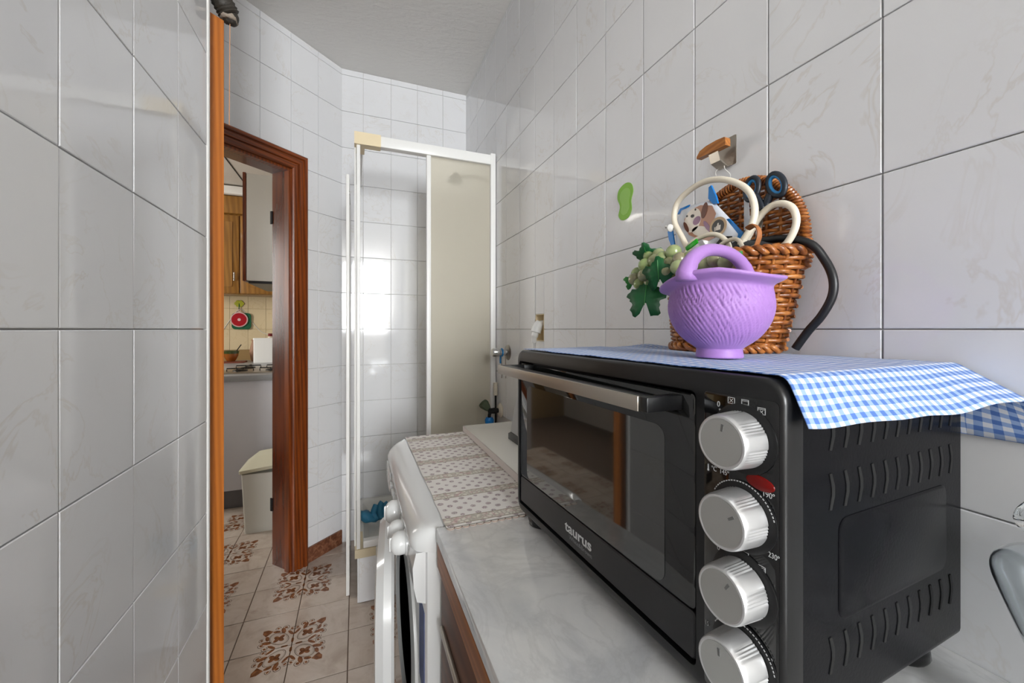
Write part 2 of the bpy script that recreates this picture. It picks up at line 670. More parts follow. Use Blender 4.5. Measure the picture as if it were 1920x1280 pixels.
def subtract(r, hole):
    a0, a1, b0, b1 = r
    h0, h1, g0, g1 = hole
    if a1 <= h0 or a0 >= h1 or b1 <= g0 or b0 >= g1:
        return [r]
    out = []
    if a0 < h0:
        out.append((a0, h0, b0, b1))
    if a1 > h1:
        out.append((h1, a1, b0, b1))
    m0, m1 = max(a0, h0), min(a1, h1)
    if b1 > g1:
        out.append((m0, m1, g1, b1))
    if b0 < g0:
        out.append((m0, m1, b0, g0))
    return out


def lay_tiles(wall, origin, adir, ndir, aedges, bedges, mat, holes=(), tilt=0.0022):
    """tiles on an upright wall: a runs along adir, b runs up"""
    o, ad, nd = Vector(origin), Vector(adir), Vector(ndir)
    up = Vector((0, 0, 1))
    if ad.cross(up).dot(nd) < 0:
        flip = True
    else:
        flip = False
    for i in range(len(aedges) - 1):
        for j in range(len(bedges) - 1):
            rects = [(aedges[i], aedges[i + 1], bedges[j], bedges[j + 1])]
            for h in holes:
                rects = [q for r in rects for q in subtract(r, h)]
            for a0, a1, b0, b1 in rects:
                if a1 - a0 < 0.008 or b1 - b0 < 0.008:
                    continue
                t = bpy.data.objects.new('tile', tile_mesh(a1 - a0, b1 - b0, mat))
                COL.objects.link(t)
                t.parent = wall
                x = -ad if flip else ad
                rot = Matrix((x, up, nd)).transposed().to_4x4()
                wob = Euler((random.uniform(-tilt, tilt), random.uniform(-tilt, tilt), 0)).to_matrix().to_4x4()
                p = o + ad * (a0 + a1) / 2 + up * (b0 + b1) / 2 + nd * random.uniform(-0.0002, 0.0002)
                t.matrix_local = Matrix.Translation(p) @ rot @ wob


# right wall with the hole of the recessed socket
SY0, SY1, SZ0, SZ1 = 1.300, 1.372, 1.136, 1.236
b = B()
add_box(b, RX, RX + 0.12, NY - 0.1, SY0, 0, CZ)
add_box(b, RX, RX + 0.12, SY1, BY + 0.1, 0, CZ)
add_box(b, RX, RX + 0.12, SY0, SY1, 0, SZ0)
add_box(b, RX, RX + 0.12, SY0, SY1, SZ1, CZ)
wall_right = struct(obj('wall_right', b, 'grout'))
lay_tiles(wall_right, (RX, 0, 0), (0, 1, 0), (-1, 0, 0), [0.3046 + 0.1533 * k for k in range(-3, 14)] + [BY], ROWS[4:], 'wall_tile',
          [(SY0, SY1, SZ0, SZ1)])
# left wall
wall_left = struct(box('wall_left', 'grout', None, LX - 0.10, LX, NY - 0.1, 1.066, 0, CZ))
lay_tiles(wall_left, (LX, 0, 0), (0, 1, 0), (1, 0, 0), [0.592 + 0.158 * k for k in range(-5, 3)] + [1.060], ROWS, 'wall_tile')
b = B()
add_prism(b, rrect(1.060, 1.078, LX - 0.012, LX + 0.0085, 0.0065, 5), lambda y, x, z: (x, y, z), 0, CZ)
struct(obj('trim_1', b, 'white_trim', None, 40), 'white rounded corner bead at the end of the tiled left wall')
# end wall behind the shower
wall_end = struct(box('wall_end', 'grout', None, -0.20, RX + 0.12, BY, BY + 0.10, 0, CZ))
lay_tiles(wall_end, (0, BY, 0), (1, 0, 0), (0, -1, 0), [-0.074] + [0.64 - 0.1503 * k for k in range(4, -1, -1)], ROWS, 'wall_tile')


def ob(s, n, z):
    p = OC + OD * s + ON * n
    return (p.x, p.y, z)


# angled wall with the doorway
DS0, DS1, DZ = 0.235, 1.105, 2.00
b = B()
for s0, s1, z0, z1 in ((-0.02, DS0 + 0.05, 0, CZ), (DS1 - 0.05, 1.75, 0, CZ), (DS0 + 0.05, DS1 - 0.05, DZ + 0.03, CZ)):
    add_prism(b, [(s0, -0.13), (s1, -0.13), (s1, 0.0), (s0, 0.0)], ob, z0, z1)
wall_angled = struct(obj('wall_angled', b, 'grout'))
lay_tiles(wall_angled, tuple(OC), tuple(OD), tuple(ON), [0.15 * k for k in range(0, 12)], ROWS, 'wall_tile', [(DS0, DS1, -0.1, DZ + 0.04)])

# wall beside the doorway, out of sight behind the left wall
struct(box('wall_side', 'plain_wall', None, -1.5, LX - 0.10, 0.92, 1.02, 0, CZ))

# wall behind the camera with the barred window
WX0, WX1, WZ0, WZ1 = -0.28, 0.61, 1.12, 2.54
b = B()
add_box(b, LX - 0.1, WX0, NY - 0.1, NY, 0, CZ)
add_box(b, WX1, RX + 0.1, NY - 0.1, NY, 0, CZ)
add_box(b, WX0, WX1, NY - 0.1, NY, 0, WZ0)
add_box(b, WX0, WX1, NY - 0.1, NY, WZ1, CZ)
struct(obj('wall_window', b, 'plain_wall'))
win = bpy.data.objects.new('window_1', None)
COL.objects.link(win)
struct(win, 'white framed window with an iron grille')
b = B()
for x0, x1, z0, z1 in ((WX0, WX0 + .03, WZ0, WZ1), (WX1 - .03, WX1, WZ0, WZ1), (WX0, WX1, WZ0, WZ0 + .03), (WX0, WX1, WZ1 - .03, WZ1)):
    add_box(b, x0, x1, NY - 0.06, NY - 0.01, z0, z1)
obj('window_frame', b, 'white_trim', win)
for k in range(1, 5):
    x = WX0 + (WX1 - WX0) * k / 5
    box('grille_bar', 'iron_grille', win, x - .013, x + .013, NY - .09, NY - .08, WZ0, WZ1)
for k in range(1, 7):
    z = WZ0 + (WZ1 - WZ0) * k / 7
    box('grille_bar', 'iron_grille', win, WX0, WX1, NY - .08, NY - .07, z - .013, z + .013)

# ceiling of the room and floor
b = B()
add_prism(b, [(-1.416, 1.274), (-1.52, 0.9), (-0.45, 0.9), (-0.45, -4.1), (0.76, -4.1), (0.76, 2.5), (-0.121, 2.5)], lambda x, y, z: (x, y, z), CZ, CZ + 0.1)
struct(obj('ceiling', b, 'plaster'))
b = B()
add_box(b, -2.5, 0.76, -4.1, 4.75, -0.1, -0.0025)
floor = struct(obj('floor', b, 'floor_grout'))

# floor tiles, each with a quarter of the four-tile motif
FX, FY, FW, FH = -0.2237, 1.690, 0.197, 0.199


def ftile_mesh():
    b = B()
    g = 0.0016
    w, h = FW - g * 2, FH - g * 2
    sq = lambda d, z: [(g + d, g + d, z), (FW - g - d, g + d, z), (FW - g - d, FH - g - d, z), (g + d, FH - g - d, z)]
    loft(b, [sq(0, -0.0035), sq(0, -0.0008), sq(0.001, 0.0)], True, False, True)
    nb = len(b.faces)
    z = 0.00015

    def blob(pts, mi):
        vs = [b.verts.new((x * 1.22, y * 1.22, z)) for x, y in pts]
        f = b.faces.new(vs)
        f.material_index = mi
        if f.normal.z < 0:
            f.normal_flip()

    def ell(cx, cy, rx, ry, ang, n=12):
        ca, sa = math.cos(ang), math.sin(ang)
        return [(cx + rx * math.cos(t) * ca - ry * math.sin(t) * sa, cy + rx * math.cos(t) * sa + ry * math.sin(t) * ca) for t in [2 * PI * i / n for i in range(n)]]

    def ring(cx, cy, rx, ry, ang, w, mi, a0=0, a1=2 * PI, n=22):
        ca, sa = math.cos(ang), math.sin(ang)
        P = lambda t, d: (cx + (rx - d) * math.cos(t) * ca - (ry - d) * math.sin(t) * sa, cy + (rx - d) * math.cos(t) * sa + (ry - d) * math.sin(t) * ca)
        for i in range(n):
            t0, t1 = a0 + (a1 - a0) * i / n, a0 + (a1 - a0) * (i + 1) / n
            blob([P(t0, 0), P(t1, 0), P(t1, w), P(t0, w)], mi)
    q = PI / 4
    cx = cy = 0.040
    ring(cx, cy, 0.034, 0.023, q, 0.0018, 2)                       # medallion
    ring(cx, cy, 0.030, 0.0195, q, 0.0008, 2)
    for k in range(4):                                             # little flower
        a = q + k * PI / 2
        blob(ell(cx + 0.0095 * math.cos(a), cy + 0.0075 * math.sin(a), 0.0095, 0.0066, a), 1)
    blob(ell(cx, cy, 0.004, 0.004, 0, 8), 1)
    for sgn in (-1, 1):                                            # side leaves and scrolls
        d = Vector((math.cos(q), math.sin(q)))
        n_ = Vector((-math.sin(q), math.cos(q))) * sgn
        for along, across, rx, ry, da in ((0.074, 0.029, 0.0145, 0.0065, 0.5), (0.088, 0.016, 0.011, 0.0055, -0.5), (0.046, 0.033, 0.014, 0.0045, 0.15), (0.014, 0.014, 0.010, 0.0035, 0.9)):
            p = d * along + n_ * across
            blob(ell(p.x, p.y, rx, ry, q + sgn * da), 1)
        for along, across, r, a0, a1 in ((0.079, 0.042, 0.010, -1.0, 3.6), (0.097, 0.028, 0.008, -1.4, 2.8), (0.058, 0.047, 0.0085, 0.4, 5.0)):
            p = d * along + n_ * across
            a0_, a1_ = (q + sgn * a0, q + sgn * a1)
            if a1_ < a0_:
                a0_, a1_ = a1_, a0_
            ring(p.x, p.y, r, r, 0, 0.0017, 2, a0_, a1_, 12)
            blob(ell(p.x, p.y, r * 0.58, r * 0.45, q, 8), 1)
    tip = d * 0.118
    t1 = d * 0.099
    n_ = Vector((-math.sin(q), math.cos(q)))
    pts = [tip + n_ * 0.010, t1 + n_ * 0.013, t1 - n_ * 0.013, tip - n_ * 0.010, d * 0.128]
    blob([(p.x, p.y) for p in (pts[0], pts[1], pts[2], pts[3], pts[4])], 1)
    me = bpy.data.meshes.new('floor_tile')
    b.to_mesh(me)
    b.free()
    for mname in ('floor_tile', 'floor_decor', 'floor_outline'):
        me.materials.append(MATS[mname])
    return me


ftile = ftile_mesh()
for i in range(-6, 4):
    for j in range(-5, 9):
        t = bpy.data.objects.new('floor_tile', ftile)
        COL.objects.link(t)
        t.parent = floor
        flipx = (i % 2 != 0)
        flipy = (j % 2 != 0)
        cx = FX + FW * (i + 1 if flipx else i)
        cy = FY + FH * (j + 1 if flipy else j)
        t.location = (cx, cy, 0)
        t.scale = (-1 if flipx else 1, -1 if flipy else 1, 1)

# skirting pieces of brown marble along the angled wall
bb = bpy.data.objects.new('baseboard_angled', None)
COL.objects.link(bb)
struct(bb)
for s0, s1 in ((0.009, 0.075), (0.077, DS0 + 0.004)):
    b = B()
    add_prism(b, [(s0, 0.0065), (s1, 0.0065), (s1, 0.016), (s0, 0.016)], ob, 0.0, 0.076)
    obj('baseboard_piece', b, 'brown_marble', bb)

# ------------------------------------------------------------------ doorway: frame and casing, open door leaf
frame = bpy.data.objects.new('trim_2', None)
COL.objects.link(frame)
struct(frame, 'varnished red-brown wooden frame around the kitchen doorway')
# jambs and head lining
JS0, JS1 = 0.300, 1.040
for nm, s0, s1, z0, z1 in (('jamb', JS0 - 0.035, JS0, 0, 1.96), ('jamb', JS1, JS1 + 0.035, 0, 1.96), ('head_lining', JS0 - 0.035, JS1 + 0.035, 1.96, 1.995)):
    b = B()
    add_prism(b, [(s0, -0.140), (s1, -0.140), (s1, 0.004), (s0, 0.004)], ob, z0, z1)
    obj(nm, b, 'jamb_wood', frame)
# door stop inside the frame
for s0, s1, z0, z1 in ((JS0, JS0 + 0.012, 0, 1.948), (JS1 - 0.012, JS1, 0, 1.948), (JS0, JS1, 1.948, 1.96)):
    b = B()
    add_prism(b, [(s0, -0.028), (s1, -0.028), (s1, 0.004), (s0, 0.004)], ob, z0, z1)
    obj('door_stop', b, 'door_wood', frame)
# stepped casing profile: (distance from opening, proud)
CAS = [(0.0, 0.0), (0.0, 0.012), (0.006, 0.016), (0.022, 0.016), (0.024, 0.012), (0.028, 0.012), (0.031, 0.020), (0.046, 0.022), (0.049, 0.018), (0.053, 0.018), (0.057, 0.026), (0.070, 0.027), (0.075, 0.022), (0.075, 0.0)]


def casing(kind):
    b = B()
    loops = []
    for w, p in CAS:
        if kind == 'right':
            loops.append([ob(JS0 - w, 0.004 + p, 0.0), ob(JS0 - w, 0.004 + p, 1.96 + w)])
        elif kind == 'left':
            loops.append([ob(JS1 + w, 0.004 + p, 0.0), ob(JS1 + w, 0.004 + p, 1.96 + w)])
        else:
            loops.append([ob(JS0 - w, 0.004 + p, 1.96 + w), ob(JS1 + w, 0.004 + p, 1.96 + w)])
    r = [[b.verts.new(q) for q in lp] for lp in loops]
    for a, c in zip(r[:-1], r[1:]):
        b.faces.new((a[0], a[1], c[1], c[0]))
    b.faces.new([x[0] for x in r])
    b.faces.new([x[1] for x in reversed(r)])
    return obj('casing', b, 'head_wood' if kind == 'head' else 'door_wood', frame)


for k in ('right', 'left', 'head'):
    casing(k)
# hinges left on the far jamb
for z in (1.74, 0.30):
    b = B()
    add_prism(b, [(JS0 + 0.0, -0.150), (JS0 + 0.005, -0.150), (JS0 + 0.005, -0.138), (JS0, -0.136)], ob, z - 0.032, z + 0.032)
    obj('hinge', b, 'dark_gap', frame)

# the door leaf stands open at a right angle; its free edge shows at the end of the left wall
HP = OC + OD * 1.054
leaf = bpy.data.objects.new('door_1', None)
COL.objects.link(leaf)
struct(leaf, 'open wooden door leaf, its narrow orange-brown edge showing beside the left wall')


def lf(s, n, z):      # s across thickness (towards the doorway side), n out from the wall
    p = HP + OD * -s + ON * n
    return (p.x, p.y, z)


b = B()
add_prism(b, [(-0.004, 0.03), (0.034, 0.03), (0.034, 0.787), (-0.004, 0.787)], lf, 0.008, 1.907)
obj('leaf_panel', b, 'jamb_wood', leaf)
b = B()
add_prism(b, [(-0.005, 0.787), (0.035, 0.787), (0.035, 0.800), (-0.005, 0.800)], lf, 0.008, 1.907)
obj('leaf_edge', b, 'leaf_edge_wood', leaf)
b = B()
add_prism(b, [(0.034, 0.10), (0.039, 0.10), (0.039, 0.70), (0.034, 0.70)], lf, 0.12, 0.85)
add_prism(b, [(0.034, 0.10), (0.039, 0.10), (0.039, 0.70), (0.034, 0.70)], lf, 0.95, 1.80)
obj('raised_panel', b, 'jamb_wood', leaf)

# ------------------------------------------------------------------ kitchen beyond the doorway
struct(box('wall_kitchen_back', 'kitchen_grout', None, -2.5, -0.15, 4.60, 4.70, 0, CZ))
kb = bpy.data.objects['wall_kitchen_back']
lay_tiles(kb, (0, 4.6, 0), (1, 0, 0), (0, -1, 0), [-0.986 + 0.152 * k for k in range(-4, 5)], [0.9785, 1.18, 1.3815, 1.583], 'kitchen_tile')
struct(box('wall_kitchen_right', 'plain_wall', None, -0.33, -0.22, 2.36, 4.60, 0, CZ))
b = B()
add_box(b, -2.5, -2.4, 1.2, 2.98, 0, CZ)
add_box(b, -2.5, -2.4, 3.55, 4.7, 0, CZ)
add_box(b, -2.5, -2.4, 2.98, 3.55, 0, 1.1)  # opening above this piece added to let the kitchen fill light in
add_box(b, -2.5, -2.4, 2.98, 3.55, 2.1, CZ)
struct(obj('wall_kitchen_left', b, 'plain_wall'))
struct(box('wall_kitchen_near', 'plain_wall', None, -2.5, -1.40, 1.14, 1.24, 0, CZ))
b = B()
add_prism(b, [(-0.121, 2.452), (-0.121, 4.7), (-2.5, 4.7), (-2.5, 1.274), (-1.416, 1.274)], lambda x, y, z: (x, y, z), 2.47, 2.57)
struct(obj('ceiling_kitchen', b, 'kitchen_plaster'))
struct(box('trim_4', 'dark_gap', None, -0.917, -0.909, 2.5, 4.2, 2.4665, 2.4700), 'dark joint strip across the kitchen ceiling')
struct(box('trim_3', 'white_trim', None, -2.4, -0.70, 4.20, 4.26, 2.385, 2.455, 0.006), 'white moulding below the kitchen ceiling')

# lower kitchen unit: end panel, plinth, worktop, hob
unit = thing('kitchen_base_unit', 'white kitchen base unit with grey plinth beyond the doorway', 'cabinet', (0, 0, 0))
box('end_panel', 'kitchen_white', unit, -1.05, -0.335, 3.09, 4.58, 0.125, 0.838, 0.002)
box('plinth', 'toe_kick', unit, -1.0, -0.335, 3.12, 4.58, 0.0, 0.125)
wt = tag(box('worktop', 'worktop_grey', None, -1.10, -0.335, 3.065, 4.590, 0.838, 0.878, 0.006), 'grey laminate worktop on the white kitchen unit', 'worktop')
hob = thing('hob', 'stainless steel gas hob set into the grey kitchen worktop', 'hob', (-0.66, 3.44, 0.878))
b = B()
add_prism(b, rrect(-0.22, 0.22, -0.27, 0.27, 0.02), lambda x, y, z: (x, y, z), 0.0, 0.006)
add_prism(b, rrect(-0.20, 0.20, -0.25, 0.25, 0.02), lambda x, y, z: (x, y, z), 0.006, 0.008)
obj('hob_plate', b, 'steel', hob)
for ix, iy in ((-0.10, -0.12), (0.10, -0.12), (-0.10, 0.12), (0.10, 0.12)):
    lathe('burner', 'hob_black', hob, [(0.045, 0.008), (0.045, 0.014), (0.03, 0.018), (0.001, 0.018)], 20, 'Z', (ix, iy, 0))
    b = B()
    for a in (0, PI / 2):
        dx, dy = math.cos(a) * 0.08, math.sin(a) * 0.08
        add_tube(b, [(ix - dx, iy - dy, 0.008), (ix - dx, iy - dy, 0.026), (ix + dx, iy + dy, 0.026), (ix + dx, iy + dy, 0.008)], 0.004, 6)
    obj('pan_support', b, 'hob_black', hob)

# wall cabinets
def door_front(parent, x0, x1, z0, z1, y, knob_x):
    d = box('cabinet_door', 'cabinet_wood', parent, x0, x1, y, y + 0.02, z0, z1, 0.003)
    b = B()
    pts = rrect(x0 + 0.05, x1 - 0.05, z0 + 0.06, z1 - 0.06, 0.01, 3)
    add_prism(b, pts, lambda a, c, dd: (a, dd, c), y - 0.006, y + 0.002)
    obj('door_panel', b, 'cabinet_wood', d)
    lathe('handle', 'old_chrome', d, [(0.001, -0.04), (0.006, -0.038), (0.008, -0.03), (0.005, -0.02), (0.007, -0.01), (0.005, 0.0), (0.007, 0.01), (0.005, 0.02), (0.008, 0.03), (0.006, 0.038), (0.001, 0.04)], 12, 'Z', (knob_x, y - 0.018, z0 + 0.15))
    return d


wc = thing('wall_cabinet', 'brown wooden wall cabinet with panelled doors above the cream tiles', 'cabinet', (0, 0, 0))
box('carcass', 'cabinet_wood', wc, -1.40, -0.705, 4.29, 4.59, 1.50, 2.225, 0.003)
door_front(wc, -1.385, -0.988, 1.505, 2.21, 4.27, -1.02)
door_front(wc, -0.978, -0.72, 1.505, 2.21, 4.27, -0.945)
box('cornice', 'cabinet_wood', wc, -1.42, -0.705, 4.262, 4.59, 2.225, 2.385, 0.008)
wc2 = thing('wall_cabinet', 'wall cabinet with white side panel and dark red-brown front edge', 'cabinet', (0, 0, 0))
box('side_panel', 'cabinet_side', wc2, -0.675, -0.335, 3.10, 3.75, 1.505, 2.215, 0.002)
box('cabinet_door', 'jamb_wood', wc2, -0.697, -0.677, 3.098, 3.75, 1.500, 2.220, 0.003)
box('underside_shade', 'black_satin', wc2, -0.67, -0.345, 3.13, 3.74, 1.488, 1.505)  # black slab painted for the shaded cabinet underside, no hood here

# things on the kitchen worktop and wall
bt = thing('chopping_board', 'small red-brown board under the glazed bowl', 'board', (-1.035, 4.27, 0.878))
prism('board', 'red_board', bt, rrect(-0.10, 0.10, -0.075, 0.075, 0.02), lambda x, y, z: (x, y, z), 0.0, 0.012)
bowl = thing('bowl', 'brown glazed bowl with green rim on the kitchen worktop', 'bowl', (-1.050, 4.28, 0.890))
b = B()
add_lathe(b, [(0.028, 0.0), (0.032, 0.004), (0.045, 0.025), (0.055, 0.05), (0.059, 0.078), (0.056, 0.078), (0.052, 0.05), (0.04, 0.025), (0.02, 0.010), (0.001, 0.010)], 28)
obj('bowl_body', b, 'bowl_brown', bowl, 50)
b = B()
add_lathe(b, [(0.0585, 0.070), (0.062, 0.088), (0.064, 0.093), (0.060, 0.095), (0.056, 0.088), (0.0545, 0.070)], 28, caps=False)
obj('bowl_rim', b, 'bowl_rim', bowl, 50)
sp_ = thing('spoon', 'dark spoon leaning in the brown glazed bowl', 'spoon', (-1.050, 4.28, 0.890))
tube('spoon_handle', 'dark_gap', sp_, [(0.015, 0.0, 0.035), (0.04, 0.004, 0.09), (0.076, 0.01, 0.150)], 0.0042, 8, sub=4)
lathe('spoon_bowl', 'dark_gap', sp_, [(0.001, -0.012), (0.010, -0.009), (0.014, 0.0), (0.010, 0.009), (0.001, 0.012)], 14, 'Z', (0.010, 0.0, 0.030))
can = thing('canister', 'tall white box-shaped canister on the worktop by the door frame', 'canister', (-0.765, 4.22, 0.878))
b = B()
add_prism(b, rrect(-0.092, 0.092, -0.05, 0.05, 0.012, 4), lambda x, y, z: (x, y, z), 0.0, 0.205)
obj('canister_body', b, 'white_plastic', can, 40)
b = B()
add_prism(b, rrect(-0.095, 0.095, -0.053, 0.053, 0.014, 4), lambda x, y, z: (x, y, z), 0.205, 0.222)
obj('canister_lid', b, 'white_plastic', can, 40)
jar = thing('spice_jar', 'small jar with red lid behind the white canister', 'jar', (-0.755, 4.36, 0.878))
lathe('jar_body', 'cream_tube', jar, [(0.001, 0), (0.025, 0.0), (0.026, 0.21), (0.018, 0.235), (0.001, 0.236)], 18)
lathe('jar_lid', 'red_lens', jar, [(0.001, 0.235), (0.020, 0.235), (0.020, 0.262), (0.001, 0.263)], 18)
vase = thing('jug', 'little terracotta jug beside the white canister', 'jug', (-0.895, 4.40, 0.878))
lathe('jug_body', 'terracotta', vase, [(0.001, 0.0), (0.022, 0.0), (0.034, 0.05), (0.038, 0.10), (0.028, 0.15), (0.020, 0.185), (0.025, 0.205), (0.018, 0.204), (0.015, 0.18), (0.001, 0.17)], 22)
tube('jug_handle', 'terracotta', vase, [(0.022, 0, 0.195), (0.046, 0, 0.19), (0.05, 0, 0.155), (0.034, 0, 0.125)], 0.005, 8)

hook = thing('flower_hook', 'yellow-green flower-shaped hook on the cream kitchen tiles', 'hook', (-1.058, 4.594, 1.43))
b = B()
for k in range(6):
    a = k * PI / 3
    add_lathe(b, [(0.001, -0.004), (0.016, -0.003), (0.018, 0.0), (0.001, 0.003)], 10, 'Y', (0.024 * math.cos(a), -0.006, 0.018 * math.sin(a)))
obj('petals', b, 'lime_plastic', hook, 50)
tube('hook_stem', 'green_wool', hook, [(0, -0.006, 0), (0, -0.012, -0.03), (0, -0.016, -0.06), (0, -0.010, -0.07)], 0.004, 8)
ph = thing('pot_holder', 'round red crocheted pot holder with white centre hung on tiles', 'pot holder', (-1.054, 4.574, 1.273))
lathe('red_disc', 'red_wool', ph, [(0.001, -0.006), (0.064, -0.006), (0.066, 0.0), (0.001, 0.0)], 32, 'Y')
b = B()
add_tube(b, [(0.068 * math.cos(a), -0.003, 0.068 * math.sin(a)) for a in [2 * PI * i / 32 for i in range(32)]], 0.006, 8, closed=True)
obj('white_border', b, 'pink_wool', ph, 60)
lathe('white_centre', 'pink_wool', ph, [(0.001, -0.009), (0.014, -0.008), (0.014, -0.005), (0.001, -0.005)], 16, 'Y')
tube('hanging_loop', 'pink_wool', ph, [(-0.008, -0.003, 0.07), (-0.004, -0.004, 0.095), (0.004, -0.004, 0.095), (0.008, -0.003, 0.07)], 0.003, 6)
ph2 = thing('pot_holder', 'green square pot holder behind the round red one', 'pot holder', (-1.036, 4.580, 1.252))
b = B()
add_prism(b, rrect(-0.082, 0.078, -0.072, 0.086, 0.03, 4), lambda x, z, y: (x, y, z), -0.003, 0.006)
obj('green_square', b, 'green_wool', ph2)
cord = tube('cord', 'string', None, [(-1.33, 4.591, 1.02), (-1.20, 4.591, 1.165), (-1.058, 4.591, 1.375), (-0.98, 4.591, 1.29), (-0.86, 4.591, 1.145), (-0.70, 4.591, 1.120)], 0.0028, 8, sub=6)
tag(cord, 'white cord drooping across the cream tiles behind the red pot holder', 'cord')

bin_ = thing('rubbish_bin', 'white plastic bin with slanted lid just inside the kitchen', 'bin', (-0.50, 2.795, 0))
b = B()
bot = rrect(-0.098, 0.11, -0.100, 0.11, 0.014, 4)
top_ = rrect(-0.112, 0.12, -0.112, 0.12, 0.014, 4)
loft(b, [[(x, y, 0.0) for x, y in bot], [(x, y, 0.345) for x, y in top_]])
obj('bin_body', b, 'bin_white', bin_, 40)
b = B()
lid0 = rrect(-0.122, 0.125, -0.124, 0.125, 0.016, 4)
lid1 = rrect(-0.06, 0.10, -0.03, 0.10, 0.016, 4)
tl = lambda x, y, z: (x, y, z + 0.10 * (x + 0.12) + 0.02)
loft(b, [[tl(x, y, 0.332) for x, y in lid0], [tl(x, y, 0.350) for x, y in lid0], [tl(x, y, 0.395) for x, y in lid1]])
obj('bin_lid', b, 'bin_lid', bin_, 30)

lampk = thing('ceiling_lamp', 'white fluorescent tube lamp under the kitchen ceiling', 'lamp', (-1.55, 3.35, 2.47))
box('lamp_body', 'white_trim', lampk, -0.05, 0.05, -0.35, 0.35, -0.05, 0.0, 0.004)
lathe('lamp_tube', 'lamp_tube', lampk, [(0.001, -0.33), (0.016, -0.33), (0.016, 0.33), (0.001, 0.33)], 14, 'Y', (0, 0, -0.07))

# ------------------------------------------------------------------ shower
SHX0, SHY0 = 0.0, 1.83
base = struct(box('wall_plinth', 'grout', None, SHX0 + 0.012, RX - 0.007, SHY0 + 0.012, BY - 0.007, 0.0005, 0.195))
lay_tiles(base, (0, SHY0 + 0.012, 0), (1, 0, 0), (0, -1, 0), [0.012, 0.165, 0.318, 0.471, RX - 0.008], [0.001, 0.195], 'wall_tile')
lay_tiles(base, (SHX0 + 0.012, 0, 0), (0, 1, 0), (-1, 0, 0), [SHY0 + 0.008, 1.99, 2.14, 2.29, BY - 0.008], [0.001, 0.195], 'wall_tile')
tray = thing('shower_tray', 'white shower tray with yellowed front corner', 'shower tray', (0, 0, 0.1952))
b = B()
o4 = rrect(SHX0, RX - 0.008, SHY0, BY - 0.008, 0.02, 4)
i4 = rrect(SHX0 + 0.035, RX - 0.035, SHY0 + 0.035, BY - 0.035, 0.05, 4)
i5 = rrect(SHX0 + 0.06, RX - 0.06, SHY0 + 0.06, BY - 0.06, 0.05, 4)
loft(b, [[(x, y, 0.0) for x, y in o4], [(x, y, 0.030) for x, y in o4], [(x, y, 0.036) for x, y in rrect(SHX0 + .006, RX - .014, SHY0 + .006, BY - .014, 0.018, 4)],
         [(x, y, 0.036) for x, y in i4], [(x, y, 0.008) for x, y in i5]])
obj('tray_body', b, 'tray_white', tray, 40)
b = B()
add_prism(b, [(-0.004, SHY0 - 0.004), (0.082, SHY0 - 0.004), (0.082, SHY0 + 0.030), (0.030, SHY0 + 0.030), (0.030, SHY0 + 0.16), (-0.004, SHY0 + 0.16)], lambda x, y, z: (x, y, z), 0.004, 0.040)
obj('corner_cap', b, 'tray_beige', tray)

enc = thing('shower_enclosure', 'white framed shower enclosure with one frosted sliding panel', 'shower enclosure', (0, 0, 0.2362))
ez = lambda z: z - 0.2362
box('top_rail', 'white_trim', enc, 0.100, RX - 0.008, SHY0 - 0.004, SHY0 + 0.034, ez(1.975), ez(2.022), 0.004)
box('wall_post', 'white_trim', enc, 0.606, RX - 0.008, SHY0 - 0.006, SHY0 + 0.036, 0.0, ez(2.030), 0.004)
box('middle_post', 'white_trim', enc, 0.301, 0.321, SHY0 + 0.002, SHY0 + 0.022, 0.03, ez(1.975), 0.003)
box('bottom_rail', 'white_trim', enc, 0.03, 0.606, SHY0 + 0.0, SHY0 + 0.032, 0.0, 0.03, 0.003)
box('frosted_panel', 'frosted_glass', enc, 0.321, 0.606, SHY0 + 0.010, SHY0 + 0.015, 0.03, ez(1.975))
b = B()
add_prism(b, [(-0.006, SHY0 - 0.008), (0.102, SHY0 - 0.008), (0.102, SHY0 + 0.036), (0.036, SHY0 + 0.036), (0.036, SHY0 + 0.10), (-0.006, SHY0 + 0.10)], lambda x, y, z: (x, y, z), ez(1.972), ez(2.024))
obj('corner_bracket', b, 'beige_plastic', enc)
box('side_rail', 'white_trim', enc, -0.002, 0.030, SHY0 + 0.10, BY - 0.008, ez(1.978), ez(2.020), 0.003)
box('corner_post', 'white_trim', enc, 0.003, 0.018, SHY0 + 0.0, SHY0 + 0.018, 0.0, ez(1.972), 0.002)
box('corner_post', 'white_trim', enc, -0.006, 0.001, SHY0 + 0.030, SHY0 + 0.048, 0.0, ez(1.972), 0.002)
box('side_post', 'white_trim', enc, -0.004, 0.022, BY - 0.04, BY - 0.008, 0.0, ez(1.978), 0.002)

side = thing('shower_door', 'narrow white shower door hanging outside the tray down to the floor', 'shower door', (-0.030, 1.90, 0.004))
box('door_stile', 'white_trim', side, -0.010, 0.004, 0.0, 0.022, 0.0, 1.86, 0.002)
box('door_stile', 'white_trim', side, -0.010, 0.004, 0.40, 0.422, 0.0, 1.86, 0.002)
box('door_pane', 'frosted_glass', side, -0.0055, -0.0015, 0.022, 0.40, 0.02, 1.84)
box('door_rail', 'white_trim', side, -0.010, 0.004, 0.022, 0.40, 1.84, 1.86, 0.002)
box('door_rail', 'white_trim', side, -0.010, 0.004, 0.022, 0.40, 0.0, 0.02, 0.002)
lathe('roller', 'old_chrome', side, [(0.001, -0.006), (0.010, -0.006), (0.010, 0.006), (0.001, 0.006)], 14, 'X', (0.0, 0.011, 1.78))

